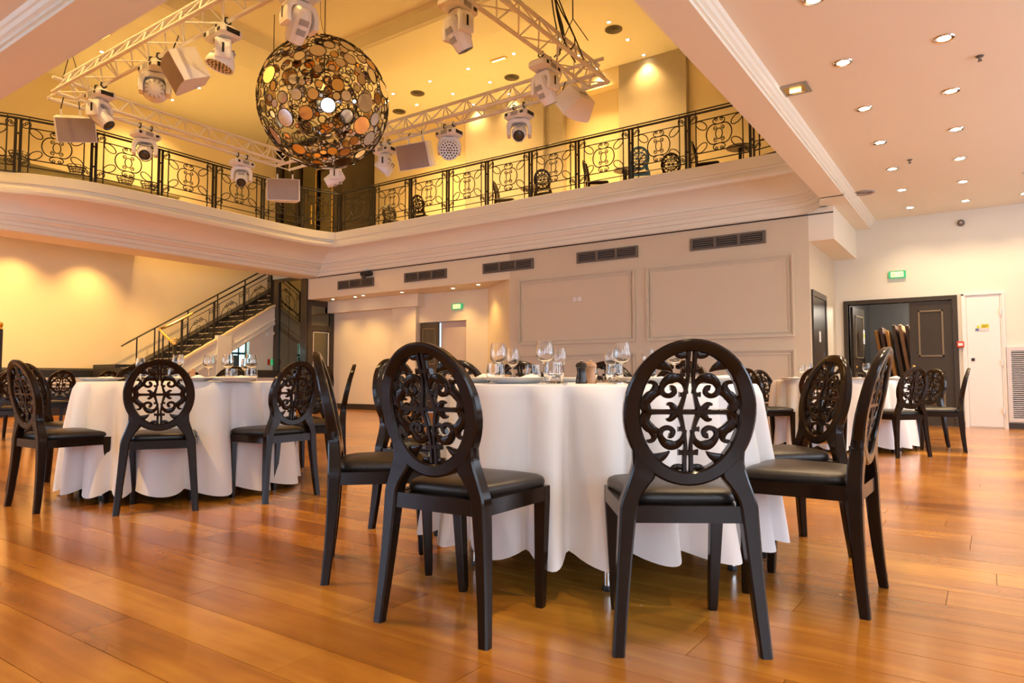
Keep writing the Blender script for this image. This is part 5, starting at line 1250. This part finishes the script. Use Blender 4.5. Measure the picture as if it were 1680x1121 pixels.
# ---- hanging loudspeakers
def speaker(hang, heading, tilt, label, drop=0.10, s=1.0, roll=0):
    t = thing('hanging_loudspeaker', label, 'loudspeaker', hang, 0, 'loudspeakers on the truss')
    M_ = Matrix.Translation((0, 0, -drop - 0.2 * s)) @ Matrix.Rotation(math.radians(heading) + PI / 2, 4, 'Z') @ Matrix.Rotation(math.radians(tilt), 4, 'X') @ Matrix.Rotation(math.radians(roll), 4, 'Y') @ Matrix.Scale(s, 4)
    # front faces -y
    fw, bw_, dp, hh = 0.30, 0.17, 0.19, 0.20
    poly = [(-fw, -dp), (-fw * 0.55, -dp - 0.03), (0, -dp - 0.04), (fw * 0.55, -dp - 0.03), (fw, -dp), (fw, -dp + 0.05), (bw_, dp), (-bw_, dp), (-fw, -dp + 0.05)]
    mb = MB(); n_ = len(poly)
    mb.add([(*p, -hh) for p in poly] + [(*p, hh) for p in poly], [tuple(range(n_ - 1, -1, -1)), tuple(range(n_, 2 * n_))] + [(i, (i + 1) % n_, n_ + (i + 1) % n_, n_ + i) for i in range(n_)], M_)
    mb.build('cabinet', 'fixture_white', t, 20)
    g_ = [(-fw * 0.96, -dp - 0.004), (-fw * 0.55, -dp - 0.034), (0, -dp - 0.044), (fw * 0.55, -dp - 0.034), (fw * 0.96, -dp - 0.004)]
    mb = MB(); mb.loft([[(*p, -hh * 0.96), (*p, hh * 0.96), (p[0], p[1] + 0.004, hh * 0.96), (p[0], p[1] + 0.004, -hh * 0.96)] for p in g_], M_)
    mb.build('grille', 'grille_grey', t, 30)
    for s_ in (-1, 1):
        mb = MB().box(s_ * 0.14 - 0.015, s_ * 0.14 + 0.015, 0.0, 0.008, hh * 0.9, hh + 0.12, M_)
        mb.build('bracket', 'fixture_white', t, 0)
        top_ = M_ @ Vector((s_ * 0.14, 0.004, hh + 0.11))
        MB().tube([tuple(top_), (top_.x * 0.8, top_.y * 0.8, 0.0)], 0.008, 5).build('strap', 'fixture_black', t)
    MB().box(-0.07, 0.07, dp - 0.002, dp + 0.012, -0.05, 0.02, M_).build('handle', 'fixture_grey', t, 0)
    return t
speaker((-10.72, 4.3, TRZ), -5, 20, 'white loudspeaker with brown grille under the left truss corner', 0.24, 0.85, -14)
speaker((-7.71, 4.29, TRZ), -110, 30, 'large white loudspeaker turned away on the near truss', 0.16, 0.9)
speaker((-10.95, 8.1, TRZ), -48, 8, 'white loudspeaker with pale grille hanging at the far left truss corner', 0.22)
speaker((-7.54, 8.14, TRZ), -82, 22, 'white loudspeaker with brown grille on the far truss right of the mirror ball', 0.16)
speaker((-4.44, 7.88, TRZ), 165, 40, 'white wedge loudspeaker tilted down under the right truss end', 0.14, 0.78)

# =================================================================== mirror-disc sphere
SC = Vector((-7.6, 6.24, 4.68)); SR = 0.90
ball = thing('mirror_sphere', 'large openwork sphere of mirror discs and wire rings hanging in the atrium', 'chandelier', tuple(SC))
rr = random.Random(21)
def pack(R, radii, tries, gap):
    out = []
    for r_, cnt in radii:
        made = 0
        for _ in range(tries):
            if made >= cnt: break
            z = rr.uniform(-1, 1); a = rr.uniform(0, 2 * PI); q = math.sqrt(1 - z * z); n_ = Vector((q * math.cos(a), q * math.sin(a), z))
            rad = r_ * rr.uniform(0.88, 1.12)
            if all((n_ - m_).length * R > rad + e + gap for m_, e in out): out.append((n_, rad)); made += 1
    return out
disc_cache = {}
def disc_mesh(r_, m):
    k = (round(r_ / 0.006), m)
    if k not in disc_cache: disc_cache[k] = MB().lathe([(0.0, 0.003), (k[0] * 0.006, 0.003), (k[0] * 0.006, -0.003), (0.0, -0.003)], 22).mesh('mirror_disc', m, 30)
    return disc_cache[k]
wire = MB()
ring_cache = {}; n_rings = [0]
def ring_at(R, n_, rad, th):
    if rad > 0.04 and n_rings[0] < 300:
        n_rings[0] += 1; k = (round(rad / 0.004), th)
        if k not in ring_cache: ring_cache[k] = MB().tube([(k[0] * 0.004 * math.cos(2 * PI * j / 18), k[0] * 0.004 * math.sin(2 * PI * j / 18), 0) for j in range(18)], th, 4, True).mesh('wire_ring', 'wire_dark', 60)
        o = obj('wire_ring', ring_cache[k], ball, tuple(n_ * math.sqrt(R * R - rad * rad))); o.rotation_euler = n_.to_track_quat('Z', 'Y').to_euler()
        return
    u = n_.orthogonal().normalized(); v = n_.cross(u); h = math.sqrt(max(0, R * R - rad * rad))
    wire.tube([tuple(n_ * h + (u * math.cos(2 * PI * k / 18) + v * math.sin(2 * PI * k / 18)) * rad) for k in range(18)], th, 4, True)
def shell(R, radii, tries, gap, prob, th):
    for n_, rad in pack(R, radii, tries, gap):
        ring_at(R, n_, rad, th)
        if rr.random() < (0.9 if rad > 0.085 else 0.72 if rad > 0.045 else 0.36) * prob:
            jit = Vector((rr.uniform(-1, 1), rr.uniform(-1, 1), rr.uniform(-1, 1))) * 0.10
            m = rr.choices(['mirror', 'mirror_gold', 'mirror_bronze'], [0.80, 0.11, 0.09])[0]
            h = math.sqrt(R * R - rad * rad)
            o = obj('mirror_disc', disc_mesh(rad * 0.95, m), ball, tuple(n_ * h)); o.rotation_euler = (n_ + jit).to_track_quat('Z', 'Y').to_euler()
shell(SR, [(0.128, 20), (0.100, 46), (0.074, 80), (0.050, 120), (0.031, 190)], 3000, 0.004, 1.0, 0.0068)
shell(0.46, [(0.085, 14), (0.062, 30), (0.042, 50)], 1500, 0.004, 0.75, 0.0055)
tag(wire.build('small_wire_rings', 'wire_dark', ball, 60), kind='stuff')
MB().cyl((0, 0, 0.46), (0, 0, SR), 0.012, 8).build('inner_stem', 'wire_dark', ball)
MB().lathe([(0.0, 0.02), (0.13, 0.015), (0.15, 0.0), (0.0, -0.01)], 24, c=(0, 0, SR - 0.01)).build('top_plate', 'wire_dark', ball)
MB().cyl((0, 0, SR), (0, 0, SR + 0.10), 0.03, 10).build('shackle', 'fixture_black', ball)
MB().tube([(0, 0, SR + 0.1), (0, 0, ZU + 0.2 - SC.z)], 0.007, 6).tube(smooth_path([(0.05, 0, SR), (-0.12, 0.02, SR + 0.4), (-0.08, 0, SR + 1.2), (0.0, 0, ZU + 0.2 - SC.z)], 4), 0.004, 5).build('suspension_cable', 'cable_black', ball)
